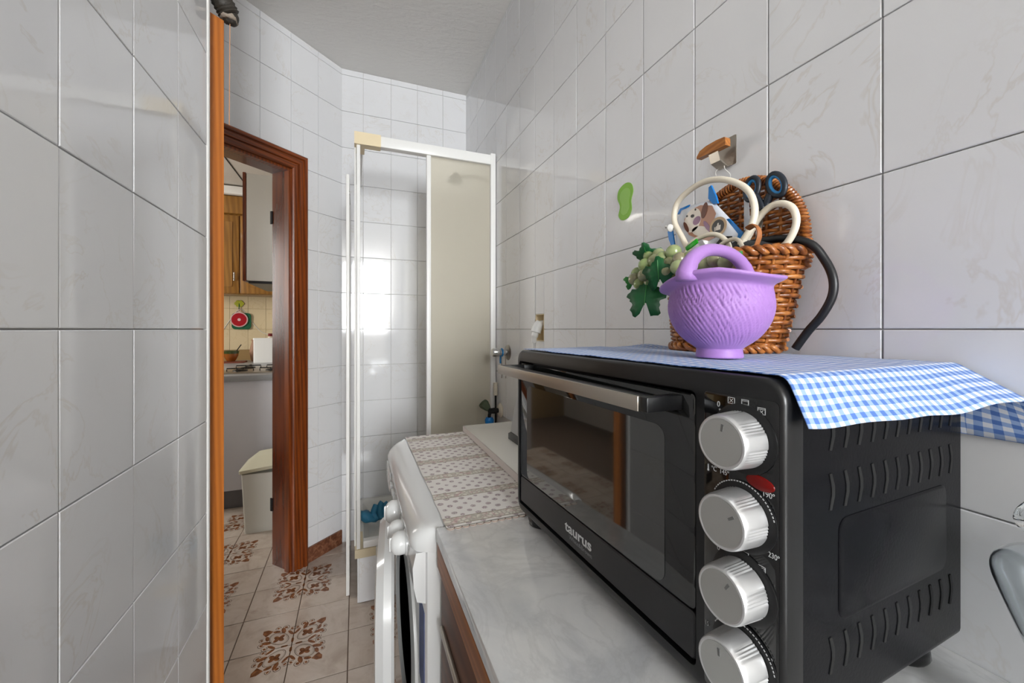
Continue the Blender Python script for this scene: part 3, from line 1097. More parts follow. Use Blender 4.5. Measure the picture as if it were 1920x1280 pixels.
sh = thing('shower_fitting', 'dark shower head seen as a blur through the frosted panel', 'shower head', (RX - 0.007, 1.93, 1.93))
lathe('wall_flange', 'old_chrome', sh, [(0.001, -0.012), (0.025, -0.010), (0.028, 0.0), (0.001, 0.0)], 20, 'X')
tube('shower_arm', 'old_chrome', sh, [(0, 0, 0), (-0.08, -0.01, 0.012), (-0.17, -0.03, -0.01)], 0.009, 10)
lathe('spray_head', 'dark_gap', sh, [(0.001, 0.03), (0.014, 0.025), (0.036, -0.01), (0.036, -0.018), (0.001, -0.018)], 22, 'Z', (-0.183, -0.034, -0.02))
mixer = thing('shower_mixer', 'shower mixer tap blurred behind the frosted panel', 'tap', (RX - 0.007, 1.985, 1.02))
tube('mixer_body', 'old_chrome', mixer, [(-0.05, -0.08, 0), (-0.05, 0.08, 0)], 0.018, 14, sub=0)
for dy in (-0.06, 0.06):
    lathe('mixer_flange', 'old_chrome', mixer, [(0.001, -0.06), (0.014, -0.06), (0.014, -0.01), (0.028, -0.006), (0.028, 0.0), (0.001, 0.0)], 16, 'X', (0, dy, 0))
lathe('mixer_lever', 'tap_green', mixer, [(0.001, 0.05), (0.016, 0.048), (0.02, 0.018), (0.001, 0.016)], 14, 'Z', (-0.05, 0, 0))
tube('shower_hose', 'grey_rubber', mixer, [(-0.05, 0, -0.018), (-0.06, -0.02, -0.15), (-0.05, -0.05, -0.35), (-0.04, -0.02, -0.5)], 0.008, 8)

# blue glove crumpled over the tray edge at the back
glove = thing('rubber_glove', 'crumpled blue rubber glove lying in the shower tray', 'glove', (0.105, 2.09, 0.229))
b = B()
loops = []
for i in range(15):
    tt = i / 14
    cxx = -0.065 + 0.13 * tt
    czz = 0.045 - 0.03 * math.sin(tt * PI) + 0.02 * tt
    wv = 0.030 + 0.012 * math.sin(tt * 9)
    lp = []
    for k in range(12):
        a = 2 * PI * k / 12
        nz = 0.010 * noise.noise(Vector((tt * 6, math.cos(a) * 2, math.sin(a) * 2)))
        lp.append((cxx, math.cos(a) * (wv + nz) * 0.8, czz + math.sin(a) * (wv * 0.55 + nz) - 0.012))
    loops.append(lp)
loft(b, loops)
obj('glove_palm', b, 'glove_blue', glove, True)
for k, (dx, dz, l) in enumerate(((-0.012, 0.03, 0.05), (0.012, 0.032, 0.058), (0.034, 0.03, 0.05), (0.060, 0.02, 0.04))):
    tube('glove_finger', 'glove_blue', glove, [(dx, -0.01, 0.012), (dx - 0.006, -0.005 * k, dz), (dx - 0.004 * k, 0.0, dz + l * 0.45), (dx + 0.004, 0.004, dz + l * 0.62)], [0.013, 0.013, 0.012, 0.008], 10)

glove.scale = (1.25, 1.1, 1.25)

# ------------------------------------------------------------------ washing machine
WY0, WY1, WT = 0.742, 1.372, 0.812
wm = thing('washing_machine', 'white front-loading washing machine with its round door ajar', 'washing machine', (0, 0, 0))
box('body', 'white_enamel', wm, 0.122, 0.62, WY0 + 0.004, WY1, 0.02, 0.772, 0.008)
box('top_panel', 'white_enamel', wm, 0.150, 0.62, WY0 + 0.002, WY1, 0.773, WT, 0.004)
for fx, fy in ((0.16, WY0 + 0.05), (0.16, WY1 - 0.05), (0.58, WY0 + 0.05), (0.58, WY1 - 0.05)):
    lathe('foot', 'black_plastic', wm, [(0.001, 0), (0.02, 0), (0.02, 0.022), (0.001, 0.022)], 14, 'Z', (fx, fy, 0))
# rounded front lip of the lid: cross-section swept along Y with rounded ends
b = B()
sec = []
for k in range(9):
    a = R(90 + 90 * k / 8)
    sec.append((0.152 + 0.058 * math.cos(a), 0.772 + (WT + 0.001 - 0.772) * math.sin(a)))
sec += [(0.096, 0.764), (0.152, 0.764)]
loops = []
N_ = 40
for i in range(N_ + 1):
    y = WY0 + (WY1 - WY0) * i / N_
    e = min(y - WY0, WY1 - y)
    pull = 0.0
    rr = 0.05
    if e < rr:
        pull = rr - math.sqrt(max(0, rr * rr - (rr - e) ** 2))
    loops.append([(0.152 - (0.152 - x) * (1 - pull / 0.058 * 0.85), y, z) for x, z in sec])
loft(b, loops)
obj('front_lip', b, 'white_enamel', wm, 50)
# control fascia, leaning, below the lip
b = B()
fs = [(0.104, 0.763), (0.098, 0.735), (0.100, 0.70), (0.106, 0.672), (0.124, 0.665), (0.124, 0.763)]
loft(b, [[(x, y, z) for x, z in fs] for y in (WY0 + 0.07, WY1 - 0.004)])
fa = obj('control_panel', b, 'fascia', wm)
b = B()
loft(b, [[(x, y, z) for x, z in fs] for y in (WY0 + 0.012, WY0 + 0.068)])
obj('panel_end', b, 'white_enamel', wm)
for y, z, r in ((1.010, 0.735, 0.027), (0.911, 0.735, 0.023), (0.858, 0.735, 0.023)):
    kb_ = lathe('dial', 'white_enamel', wm, [(0.001, -0.034), (r * 0.55, -0.033), (r * 0.85, -0.027), (r, -0.018), (r, -0.012), (r * 0.98, -0.006), (r * 1.12, -0.004), (r * 1.12, 0.004), (0.001, 0.004)], 28, 'X', (0.100, y, z))
    box('dial_grip', 'white_enamel', kb_, 0.0635, 0.072, y - 0.003, y + 0.003, z - r * 0.6, z + r * 0.6, 0.002)
for k, y in enumerate((1.08, 1.13, 1.18)):
    box('push_button', 'white_enamel', wm, 0.090, 0.100, y - 0.014, y + 0.014, 0.728, 0.742, 0.003)
box('soap_drawer', 'white_enamel', wm, 0.093, 0.100, 1.235, 1.355, 0.695, 0.755, 0.004)
# porthole ring, door and inside label
lathe('porthole', 'enamel_grey', wm, [(0.205, 0.0), (0.205, -0.006), (0.175, -0.010), (0.165, 0.0), (0.15, 0.02)], 48, 'X', (0.122, 1.06, 0.44))
lathe('drum_opening', 'dark_gap', wm, [(0.166, -0.001), (0.001, -0.001), (0.001, 0.0), (0.166, 0.0)], 48, 'X', (0.122, 1.06, 0.44))
door = bpy.data.objects.new('porthole_door', None)
COL.objects.link(door)
door.parent = wm
door.location = (0.110, 1.268, 0.432)
door.rotation_euler = (0, 0, R(-5.0))
b = B()


def rsq(h, r, x):
    return [(x, -0.205 + y, z) for y, z in rrect(-h, h, -h * 1.12, h * 1.12, r, 8)]


loft(b, [rsq(0.150, 0.12, 0.0), rsq(0.200, 0.13, 0.0), rsq(0.206, 0.134, -0.006), rsq(0.206, 0.134, -0.022), rsq(0.194, 0.125, -0.038), rsq(0.160, 0.11, -0.042), rsq(0.150, 0.11, -0.032)], True, True, True)
obj('door_ring', b, 'white_enamel', door, 35)
b = B()
loft(b, [rsq(0.149, 0.11, -0.033), rsq(0.11, 0.09, -0.041), rsq(0.05, 0.045, -0.045)])
obj('door_glass', b, 'oven_window_glass', door, 40)
box('energy_label', 'blue_label', wm, 0.1205, 0.1218, 0.765, 0.825, 0.48, 0.64)

# printed runner on the machine, with scalloped lace edge
b = B()
uv = b.loops.layers.uv.new('UVMap')
NX, NYc = 24, 50
RX0, RX1, RY0, RY1 = 0.155, 0.565, 0.722, 1.378
g = []
for j in range(NYc + 1):
    row = []
    for i in range(NX + 1):
        x = RX0 + (RX1 - RX0) * i / NX
        y = RY0 + (RY1 - RY0) * j / NYc
        z = max(WT, 0.814) + 0.0022 + 0.0008 * noise.noise(Vector((x * 22, y * 22, 0)))
        if j == NYc:
            z += 0.001
        row.append((b.verts.new((x + 0.003 * noise.noise(Vector((y * 14, 3, 0))) * (i == 0), y, z)), x, y))
    g.append(row)
for j in range(NYc):
    for i in range(NX):
        q = [g[j][i], g[j][i + 1], g[j + 1][i + 1], g[j + 1][i]]
        f = b.faces.new([p[0] for p in q])
        for lpp, p in zip(f.loops, q):
            lpp[uv].uv = (p[1], p[2] - RY0 - 0.008)
runner = thing('table_runner', 'cream runner printed with small flowers and lace bands on the washing machine', 'cloth', (0, 0, 0))
obj('runner_cloth', b, 'printed_runner', runner, True)
b = B()
for k in range(29):
    x = RX0 + 0.007 + 0.0142 * k
    if x > RX1:
        break
    pts = [(x - 0.0071, RY0), (x + 0.0071, RY0)] + [(x + 0.0071 * math.cos(a), RY0 - 0.008 * math.sin(a)) for a in [PI * i / 8 for i in range(1, 8)]]
    add_prism(b, pts, lambda a, c, d: (a, c, d), 0.8143, 0.8152)
le = obj('lace_edge', b, 'print_cream', runner)
b = B()
for k in range(29):
    x = RX0 + 0.007 + 0.0142 * k
    add_tube(b, [(x + 0.0071 * math.cos(a), RY0 - 0.008 * math.sin(a), 0.8154) for a in [PI * i / 8 for i in range(0, 9)]], 0.0005, 4)
obj('lace_stitching', b, 'print_dark_brown', le)

# white board on the machine, and a grey appliance standing on it behind the oven
wb = thing('white_board', 'white laminated board lying on the washing machine by the wall', 'board', (0, 0, 0))
box('board_top', 'board_white', wb, 0.358, 0.632, 0.752, 1.385, 0.8175, 0.8365, 0.0015)
box('board_edging', 'board_edge', wb, 0.3555, 0.3578, 0.752, 1.385, 0.8175, 0.8360)
ap = thing('kitchen_appliance', 'grey tapered appliance with black foot half hidden behind the oven', 'appliance', (0.498, 1.13, 0.8367))
b = B()
loft(b, [[(x, y, 0.0) for x, y in rrect(-0.052, 0.08, -0.05, 0.05, 0.012, 3)], [(x, y, 0.016) for x, y in rrect(-0.052, 0.08, -0.05, 0.05, 0.012, 3)], [(x, y, 0.022) for x, y in rrect(-0.042, 0.08, -0.045, 0.045, 0.012, 3)]])
obj('appliance_foot', b, 'black_plastic', ap, 40)
b = B()
loft(b, [[(x, y, 0.022) for x, y in rrect(-0.045, 0.08, -0.045, 0.045, 0.012, 3)], [(x, y, 0.09) for x, y in rrect(-0.036, 0.08, -0.04, 0.04, 0.012, 3)], [(x, y, 0.17) for x, y in rrect(-0.026, 0.07, -0.02, 0.02, 0.012, 3)]])
obj('appliance_body', b, 'grey_appliance', ap, 40)

# ------------------------------------------------------------------ marble worktop and cabinet below it
CT = 0.814
mt = tag(box('marble_worktop', 'marble', None, 0.138, RX - 0.007, -0.55, 0.735, CT - 0.025, CT, 0.0025), 'white veined marble worktop under the black oven', 'worktop')
cu = thing('base_cabinet', 'brown wooden cabinet under the marble worktop', 'cabinet', (0, 0, 0))
box('carcass', 'brown_wood', cu, 0.162, RX - 0.010, -0.53, 0.734, 0.06, 0.786, 0.002)
box('front_strip', 'strip_wood', cu, 0.139, 0.162, -0.53, 0.732, 0.742, 0.7885, 0.004)
for y0, y1 in ((0.372, 0.728), (0.0, 0.366), (-0.5, -0.006)):
    d_ = box('cabinet_door', 'brown_wood', cu, 0.146, 0.161, y0, y1, 0.07, 0.735, 0.003)
    box('door_rail', 'steel', d_, 0.139, 0.146, y0 + 0.02, y1 - 0.02, 0.640, 0.652, 0.002)
    box('door_groove', 'dark_gap', d_, 0.1452, 0.1462, y0 + 0.01, y1 - 0.01, 0.622, 0.634)

# ------------------------------------------------------------------ countertop oven
OW, ODp, OH = 0.5065, 0.3125, 0.326
oven = thing('countertop_oven', 'black electric oven with four silver knobs on the marble worktop', 'oven', (0.314, 0.213, CT), R(2.4))
fx_ = lambda y, z, x: (x, y, z)
# bezel ring with door opening
b = B()
# cavity and outer body
out_ = rrect(0, OW, 0.020, OH, 0.020, 6)
out_b = rrect(0.0015, OW - 0.0015, 0.0215, OH - 0.0015, 0.019, 6)
out_f = rrect(0.004, OW - 0.004, 0.024, OH - 0.004, 0.017, 6)
inn = rrect(0.0845, 0.4975, 0.0335, 0.3055, 0.007, 6)
loft(b, [[(0.023, y, z) for y, z in out_], [(0.0045, y, z) for y, z in out_], [(0.0012, y, z) for y, z in out_b], [(0.0, y, z) for y, z in out_f], [(0.0, y, z) for y, z in inn], [(0.020, y, z) for y, z in inn]], True, True, True)
obj('front_bezel', b, 'black_plastic', oven, 40)
# body shell
b = B()
add_prism(b, rrect(0.004, OW - 0.004, 0.022, OH - 0.004, 0.012, 5), lambda y, z, x: (x, y, z), 0.0245, ODp)
body = obj('body_shell', b, 'black_metal', oven, 40)
# door
dr = bpy.data.objects.new('oven_door', None)
COL.objects.link(dr)
dr.parent = oven
b = B()
loft(b, [[(0.018, y, z) for y, z in rrect(0.088, 0.4945, 0.0865, 0.302, 0.006, 5)], [(0.003, y, z) for y, z in rrect(0.088, 0.4945, 0.0865, 0.302, 0.006, 5)], [(0.002, y, z) for y, z in rrect(0.089, 0.4935, 0.0875, 0.301, 0.0055, 5)]])
obj('door_glass', b, 'black_glass', dr, 40)
b = B()
add_prism(b, rrect(0.127, 0.466, 0.0895, 0.2615, 0.014, 5), lambda y, z, x: (x, y, z), 0.0014, 0.0022)
obj('door_window', b, 'oven_window_glass', dr)
b = B()
loft(b, [[(0.018, y, z) for y, z in rrect(0.088, 0.4945, 0.037, 0.0840, 0.004, 4)], [(0.0035, y, z) for y, z in rrect(0.088, 0.4945, 0.037, 0.0840, 0.004, 4)], [(0.002, y, z) for y, z in rrect(0.0895, 0.493, 0.0385, 0.0825, 0.003, 4)]])
bar = obj('door_bar', b, 'black_satin', dr, 40)
box('door_recess', 'slot_black', dr, 0.0190, 0.0196, 0.085, 0.497, 0.034, 0.305)
# lettering on the bar
YR, ZU = (0, -1, 0), (0, 0, 1)
text('brand_lettering', 'taurus', 0.0215, 'print_white', dr, (0.0016, 0.3315, 0.0565), YR, ZU, 0.00045, 1.28)
text('model_lettering', 'White&Brown', 0.0090, 'print_grey', dr, (0.0016, 0.3200, 0.0475), YR, ZU, 0.0, 1.12)
# handle
hd = bpy.data.objects.new('door_handle', None)
COL.objects.link(hd)
hd.parent = oven
box('handle_bar', 'steel', hd, -0.0470, -0.0430, 0.1140, 0.4910, 0.2835, 0.2990, 0.001)
box('handle_back', 'black_plastic', hd, -0.0430, -0.0250, 0.1040, 0.4900, 0.2840, 0.2985, 0.0015)
for y0, y1 in ((0.1020, 0.1138), (0.480, 0.4905)):
    box('handle_mount', 'black_plastic', hd, -0.0455 if y0 < 0.2 else -0.04, 0.002, y0, y1, 0.2838, 0.2992, 0.0015)
# control panel plate
b = B()
loft(b, [[(0.0005, y, z) for y, z in rrect(0.0042, 0.0745, 0.030, 0.3075, 0.004, 4)], [(-0.0006, y, z) for y, z in rrect(0.0042, 0.0745, 0.030, 0.3075, 0.004, 4)], [(-0.0012, y, z) for y, z in rrect(0.0049, 0.0738, 0.0307, 0.3068, 0.004, 4)]])
obj('control_panel', b, 'black_gloss', oven, 40)
KN = [(0.2715, 0.15), (0.2050, 0.95), (0.1440, 0.55), (0.0830, -0.1)]
KY = 0.0345
PX = -0.00135
for z, ang in KN:
    # ring plate behind the knob
    lathe('knob_ring', 'black_plastic', oven, [(0.001, 0.0), (0.0300, 0.0), (0.0300, -0.0012), (0.0275, -0.0022), (0.001, -0.0022)], 48, 'X', (-0.001, KY, z))
    b = B()
    loops = []
    n_ = 120
    for r0, h, amp in ((0.0242, -0.004, 1), (0.0238, -0.012, 1), (0.0232, -0.024, 1), (0.0226, -0.0275, 0), (0.0218, -0.0290, 0), (0.0205, -0.0293, 0), (0.0196, -0.0288, 0), (0.001, -0.0290, 0)):
        lp = []
        for i in range(n_):
            a = 2 * PI * i / n_
            grp = (math.degrees(a - ang) % 60)
            rib = 0.0007 * (1 if (grp < 26 and int(grp / 3.0) % 2 == 0) else 0) * amp
            r_ = r0 - rib
            lp.append((h, KY + r_ * math.cos(a), z + r_ * math.sin(a)))
        loops.append(lp)
    loft(b, loops)
    kn = obj('knob', b, 'knob_silver', oven, 35)
    lathe('knob_face', 'knob_face', kn, [(0.001, -0.0292), (0.0195, -0.0292), (0.0195, -0.0288), (0.001, -0.0288)], 48, 'X', (0, KY, z))
    d = Vector((0, -math.sin(ang), math.cos(ang)))
    s = Vector((0, d.z, -d.y))
    c0 = Vector((0, KY, z)) + d * 0.0095
    c1 = Vector((0, KY, z)) + d * 0.0155
    b = B()
    pts = [c0 + s * 0.001, c0 - s * 0.001, c1 - s * 0.0012, c1 + s * 0.0012]
    loft(b, [[(-0.0292, p.y, p.z) for p in pts], [(-0.0297, p.y, p.z) for p in pts]])
    obj('knob_mark', b, 'knob_mark', kn)
# printed dial marks
def fbox(bm, y0, y1, z0, z1):
    add_box(bm, PX - 0.0001, PX + 0.0001, min(y0, y1), max(y0, y1), z0, z1)


def frame_icon(bm, y, z, w=0.0068, h=0.0058, t=0.0006):
    fbox(bm, y - w / 2, y + w / 2, z - h / 2, z - h / 2 + t)
    fbox(bm, y - w / 2, y + w / 2, z + h / 2 - t, z + h / 2)
    fbox(bm, y - w / 2, y - w / 2 + t, z - h / 2, z + h / 2)
    fbox(bm, y + w / 2 - t, y + w / 2, z - h / 2, z + h / 2)


def dot(bm, y, z, r=0.0010):
    add_lathe(bm, [(r, PX - 0.0001), (r, PX + 0.0001)], 10, 'X', (0, y, z))


def bar2(bm, p, q, w=0.0005):
    p, q = Vector(p), Vector(q)
    d = (q - p).normalized()
    n = Vector((-d.y, d.x)) * w / 2
    pts = [p + n, p - n, q - n, q + n]
    loft(bm, [[(PX - 0.0001, a.x, a.y) for a in pts], [(PX + 0.0001, a.x, a.y) for a in pts]])


for zc_, kind in ((0.2715, 0), (0.1440, 1)):
    text('dial_zero', '0', 0.0072, 'print_white', oven, (PX, 0.0600, zc_ + (0.0235 if kind == 0 else 0.0195)), YR, ZU, 0.0, 0.9)
    b = B()
    for y, dz in ((0.0570, 0.0210), (0.0455, 0.0262), (0.0330, 0.0262), (0.0205, 0.0215)):
        dot(b, y, zc_ + dz - (0.003 if kind else 0.0))
    obj('dial_dots', b, 'print_white', oven)
    for m_, (y, dz) in enumerate(((0.0455, 0.0312), (0.0325, 0.0312), (0.0180, 0.0268))):
        b = B()
        y_, z_ = y, zc_ + dz - (0.003 if kind else 0.0)
        frame_icon(b, y_, z_)
        if kind == 0:
            if m_ == 0:
                bar2(b, (y_ - 0.0015, z_ - 0.0015), (y_ + 0.0015, z_ + 0.0015))
                bar2(b, (y_ - 0.0015, z_ + 0.0015), (y_ + 0.0015, z_ - 0.0015))
            elif m_ == 1:
                fbox(b, y_ - 0.0026, y_ + 0.0026, z_ + 0.0012, z_ + 0.0017)
                fbox(b, y_ - 0.0026, y_ + 0.0026, z_ - 0.0017, z_ - 0.0012)
            else:
                fbox(b, y_ - 0.0026, y_ + 0.0026, z_ + 0.0012, z_ + 0.0017)
                bar2(b, (y_ - 0.0012, z_ - 0.0018), (y_ + 0.0012, z_ + 0.0004))
                bar2(b, (y_ - 0.0012, z_ + 0.0004), (y_ + 0.0012, z_ - 0.0018))
        else:
            for q in range(m_ + (1 if m_ < 2 else 1)):
                zz = z_ - 0.0016 + q * 0.0013
                fbox(b, y_ - 0.0030, y_ + 0.0030, zz, zz + 0.0005)
        obj('dial_icon', b, 'print_white', oven)
for zc_, a0, a1 in ((0.2050, 62, -78), (0.0830, 60, -80)):
    b = B()
    k = 0
    a = a0
    nseg = 26
    for i in range(nseg):
        aa = R(90 + a0 + (a1 - a0) * i / nseg)
        ab = R(90 + a0 + (a1 - a0) * (i + 0.6) / nseg)
        r_ = 0.0295
        p = (KY + r_ * math.cos(PI - aa) * -1 * -1, zc_ + r_ * math.sin(aa))
        q = (KY + r_ * math.cos(PI - ab) * -1 * -1, zc_ + r_ * math.sin(ab))
        p = (KY - r_ * math.cos(aa), zc_ + r_ * math.sin(aa))
        q = (KY - r_ * math.cos(ab), zc_ + r_ * math.sin(ab))
        bar2(b, p, q, 0.0009)
    # raise the scale above the ring plate
    for v in b.verts:
        v.co.x -= 0.0024
    obj('dial_scale', b, 'print_white', oven)
text('dial_number', '145º', 0.0062, 'print_white', oven, (PX, 0.0575, 0.2345), YR, ZU, 0.0, 0.85)
text('dial_number', '190º', 0.0066, 'print_white', oven, (PX, 0.0175, 0.2290), YR, ZU, 0.0, 0.85)
text('dial_number', '230º', 0.0062, 'print_white', oven, (PX, 0.0125, 0.1815), YR, ZU, 0.0, 0.80)
text('dial_number', 'ºC', 0.0062, 'print_white', oven, (PX, 0.0660, 0.2345), YR, ZU, 0.0, 0.85)
text('dial_number', '30', 0.0062, 'print_white', oven, (PX, 0.0140, 0.0960), YR, ZU, 0.0, 0.85)
text('dial_number', '15', 0.0062, 'print_white', oven, (PX, 0.0730, 0.0860), YR, ZU, 0.0, 0.7)
b = B()
add_tube(b, [(PX, 0.0665 + 0.0036 * math.cos(a), 0.1125 + 0.0036 * math.sin(a)) for a in [2 * PI * i / 20 for i in range(20)]], 0.0003, 4, closed=True)
bar2(b, (0.0665, 0.1125), (0.0665, 0.1150))
bar2(b, (0.0665, 0.1125), (0.0648, 0.1125))
obj('clock_icon', b, 'print_white', oven)
b = B()
add_tube(b, [(PX, 0.0695, 0.2335), (PX, 0.0695, 0.2390)], 0.0005, 4)
dot(b, 0.0695, 0.2335, 0.0011)
obj('thermometer_icon', b, 'print_white', oven)
# red pilot lamp
b = B()
e_ = lambda rx, rz: [(0.0190 + rx * math.cos(a) * 0.97 - rz * math.sin(a) * -0.24, 0.2385 + rz * math.sin(a) * 0.97 + rx * math.cos(a) * -0.0) for a in [2 * PI * i / 28 for i in range(28)]]
loft(b, [[(-0.001, y, z) for y, z in e_(0.0125, 0.0062)], [(-0.0022, y, z) for y, z in e_(0.0122, 0.0060)], [(-0.0030, y, z) for y, z in e_(0.0095, 0.0042)]])
obj('pilot_lamp', b, 'red_lens', oven, 40)
# side vents: bent slots in three rows, and the embossed panel
b = B()
mid = 0.0035
pl = [(-0.0022, -0.0155), (0.0014, -0.0160), (mid + 0.0024, -0.004), (mid + 0.0024, 0.004), (0.0014, 0.0160), (-0.0022, 0.0155), (mid - 0.0022, 0.003), (mid - 0.0022, -0.003)]
add_prism(b, pl, lambda x, z, y: (x, y, z), 0.0034, 0.0046)
slot0 = obj('vent_slot', b, 'slot_black', oven)
first = True
for zc_ in (0.2770, 0.2255, 0.0840):
    for k in range(11):
        x = 0.0680 + 0.0219 * k
        if first:
            o = slot0
            first = False
        else:
            o = slot0.copy()
            COL.objects.link(o)
            o.parent = oven
        o.location = (x, 0, zc_)
b = B()
pn0 = rrect(0.080, 0.278, 0.1095, 0.200, 0.012, 5)
pn1 = rrect(0.0815, 0.2765, 0.1110, 0.1985, 0.011, 5)
loft(b, [[(x, 0.0045, z) for x, z in pn0], [(x, 0.0036, z) for x, z in pn0], [(x, 0.0030, z) for x, z in pn1]])
obj('side_emboss', b, 'black_metal', oven, 40)
for x, y in ((0.035, 0.04), (0.035, OW - 0.04), (0.266, 0.040), (0.266, OW - 0.04)):
    lathe('foot', 'black_gloss', oven, [(0.001, 0.0), (0.026, 0.0), (0.028, 0.004), (0.027, 0.012), (0.022, 0.0225), (0.001, 0.0225)], 24, 'Z', (x, y, 0))

# ------------------------------------------------------------------ gingham cloth over the oven
cl = thing('gingham_cloth', 'blue and white gingham cloth draped over the black oven', 'cloth', (0.314, 0.213, CT), R(2.4))
b = B()
uv = b.loops.layers.uv.new('UVMap')
NXc = 44
LEN0 = OW - 0.012


def cloth_pt(a, q):
    """a: depth 0..0.312 from the oven front, q: cloth length from the far end; overhang past q=LEN0"""
    tx = a / 0.312
    z = OH + 0.0018 + 0.0010 * noise.noise(Vector((a * 30, q * 30, 1.0)))
    fold = max(0.0, noise.noise(Vector((a * 9, q * 9, 4.2)))) * 0.0016 * (1 if 0.01 < a else 0) * min(1.0, max(0, (LEN0 - q) / 0.05))
    z += fold
    y = OW - 0.012 - q
    if a > 0.24 and q < 0.075:
        z += 0.006 * math.sin((a - 0.24) / 0.08 * PI) * math.sin(q / 0.075 * PI)
    over = q - LEN0
    if over > -0.012:
        L = over + 0.012
        r = 0.012
        fl = R(66 - 34 * tx + 3 * math.sin(tx * 13))       # slope of the hanging part
        s_b = r * fl
        y_e = 0.012
        if L < s_b:
            th = L / r
            y = y_e - r * math.sin(th)
            z = OH + 0.0018 - r * (1 - math.cos(th)) + 0.0005
        else:
            y = y_e - r * math.sin(fl) - (L - s_b) * math.cos(fl)
            z = OH + 0.0023 - r * (1 - math.cos(fl)) - (L - s_b) * math.sin(fl)
    return (a, y, z)


qs = [LEN0 * i / 46 for i in range(46)] + [LEN0 - 0.010 + 0.0048 * i for i in range(0, 13)]
g = []
for qi in qs:
    row = []
    for i in range(NXc + 1):
        a0_ = 0.008 + 0.004 * noise.noise(Vector((qi * 12, 0, 0)))
        a = a0_ + (0.3138 - a0_) * i / NXc
        q2 = qi
        if qi > LEN0 - 0.01:
            q2 = LEN0 - 0.01 + (qi - LEN0 + 0.01) * (0.80 + 0.30 * (i / NXc) + 0.015 * math.sin(i * 0.5))
        p = cloth_pt(a, q2)
        row.append((b.verts.new(p), a, qi))
    g.append(row)
# back flap: continues down behind the oven near the wall
for j, row in enumerate(g):
    last = row[-1]
    p = last[0].co.copy()
    for k in range(1, 8):
        d = 0.0105 * k
        over = qs[j] - LEN0
        tgt = Vector((0.3150, min(p.y, -max(0.0, over) * 1.35) if over > -0.012 else p.y, OH - 0.076))
        tk = k / 7
        hang = p.lerp(tgt, tk)
        hang.x = p.x + (0.3150 - p.x) * min(1.0, tk * 2.5)
        row.append((b.verts.new(hang), last[1] + d, last[2]))
for r0, r1 in zip(g[:-1], g[1:]):
    for i in range(len(r0) - 1):
        q = [r0[i], r0[i + 1], r1[i + 1], r1[i]]
        f = b.faces.new([p[0] for p in q])
        for lpp, p in zip(f.loops, q):
            lpp[uv].uv = (p[1], p[2])
co = obj('cloth', b, 'gingham', cl, True)
so = co.modifiers.new('thick', 'SOLIDIFY')
so.thickness = 0.0008
so.offset = 1.0

# ------------------------------------------------------------------ lilac basket on the cloth
TOPZ = CT + OH + 0.0032
lb = thing('lilac_basket', 'lilac rubber basket with grooved body and arched handle in front of the wicker basket', 'basket', (0.432, 0.377, TOPZ + 0.001))
HA = math.atan2(0.137, 0.991)
prof = [(0.0300, 0.0), (0.0312, 0.002), (0.0300, 0.0105), (0.0330, 0.0135), (0.0440, 0.021), (0.0545, 0.031), (0.0625, 0.043), (0.0668, 0.055), (0.0680, 0.066), (0.0665, 0.078), (0.0655, 0.086), (0.0675, 0.0915), (0.0745, 0.0955), (0.0798, 0.0985), (0.0805, 0.1015), (0.0785, 0.1030), (0.0730, 0.1005), (0.0640, 0.0930), (0.0630, 0.078), (0.0645, 0.066), (0.0630, 0.055), (0.058, 0.043), (0.049, 0.030), (0.036, 0.020), (0.001, 0.016)]
fineP = [Vector((r, 0, h)) for r, h in prof]
fineP = smooth_path(fineP, 4)
b = B()
loops = []
n_ = 440
for idx, p in enumerate(fineP):
    r0, h = max(p.x, 0.001), p.z
    outer = idx < 46
    lp = []
    for i in range(n_):
        a = 2 * PI * i / n_
        r = r0
        hh = h
        aL = a - math.atan2(0.756, -0.654)
        if outer and 0.016 < h < 0.089:
            w = min(1.0, (h - 0.016) / 0.010, (0.089 - h) / 0.006)
            ph_ = a * 62 + h * 640 + 1.5 * noise.noise(Vector((math.cos(a) * 5, math.sin(a) * 5, h * 70)))
            amp = 0.0010 * (0.5 + 0.7 * abs(noise.noise(Vector((math.cos(a) * 9, math.sin(a) * 9, h * 110 + 7)))) * 1.6)
            r += w * amp * (1 - abs(math.sin(ph_ * 0.5)) ** 0.45) * -4.4 + w * 0.0012
        # saddle: rim rises to the handle feet and dips between them
        if h > 0.07:
            k = (h - 0.07) / 0.033
            c2 = math.cos(2 * (a - HA))
            hh += k * (0.0065 * c2 - 0.011 * max(0.0, math.cos(aL)))
            r += k * k * (-0.004 * max(0, c2) + 0.002 * max(0, -c2))
        r *= 0.885
        lp.append((r * math.cos(a), r * math.sin(a), hh))
    loops.append(lp)
loft(b, loops)
obj('basket_body', b, 'lilac', lb, True)
hp = []
for i in range(25):
    tt = -1 + 2 * i / 24
    x = 0.0635 * math.copysign(abs(math.sin(tt * PI / 2)), tt)
    z = 0.098 + 0.0385 * math.sqrt(max(0, 1 - abs(math.sin(tt * PI / 2)) ** 2.2))
    if abs(tt) > 0.97:
        z = 0.094
    hp.append((x * math.cos(HA), x * math.sin(HA), z))
rad = [0.0125, 0.0105, 0.0092, 0.0084, 0.0079, 0.0077, 0.0077, 0.0077, 0.0079, 0.0084, 0.0092, 0.0105, 0.0125]
b = B()
add_tube(b, hp, rad, 14, up=(0, 1, 0))
obj('basket_handle', b, 'lilac', lb, True)

# ------------------------------------------------------------------ wicker wall basket
WZ = TOPZ + 0.0015
wk = thing('wicker_basket', 'brown wicker basket with tall rounded back against the tiled wall', 'basket', (0.0, 0.0, 0.0))
BX = 0.617
NST = 15
PH = 1.294


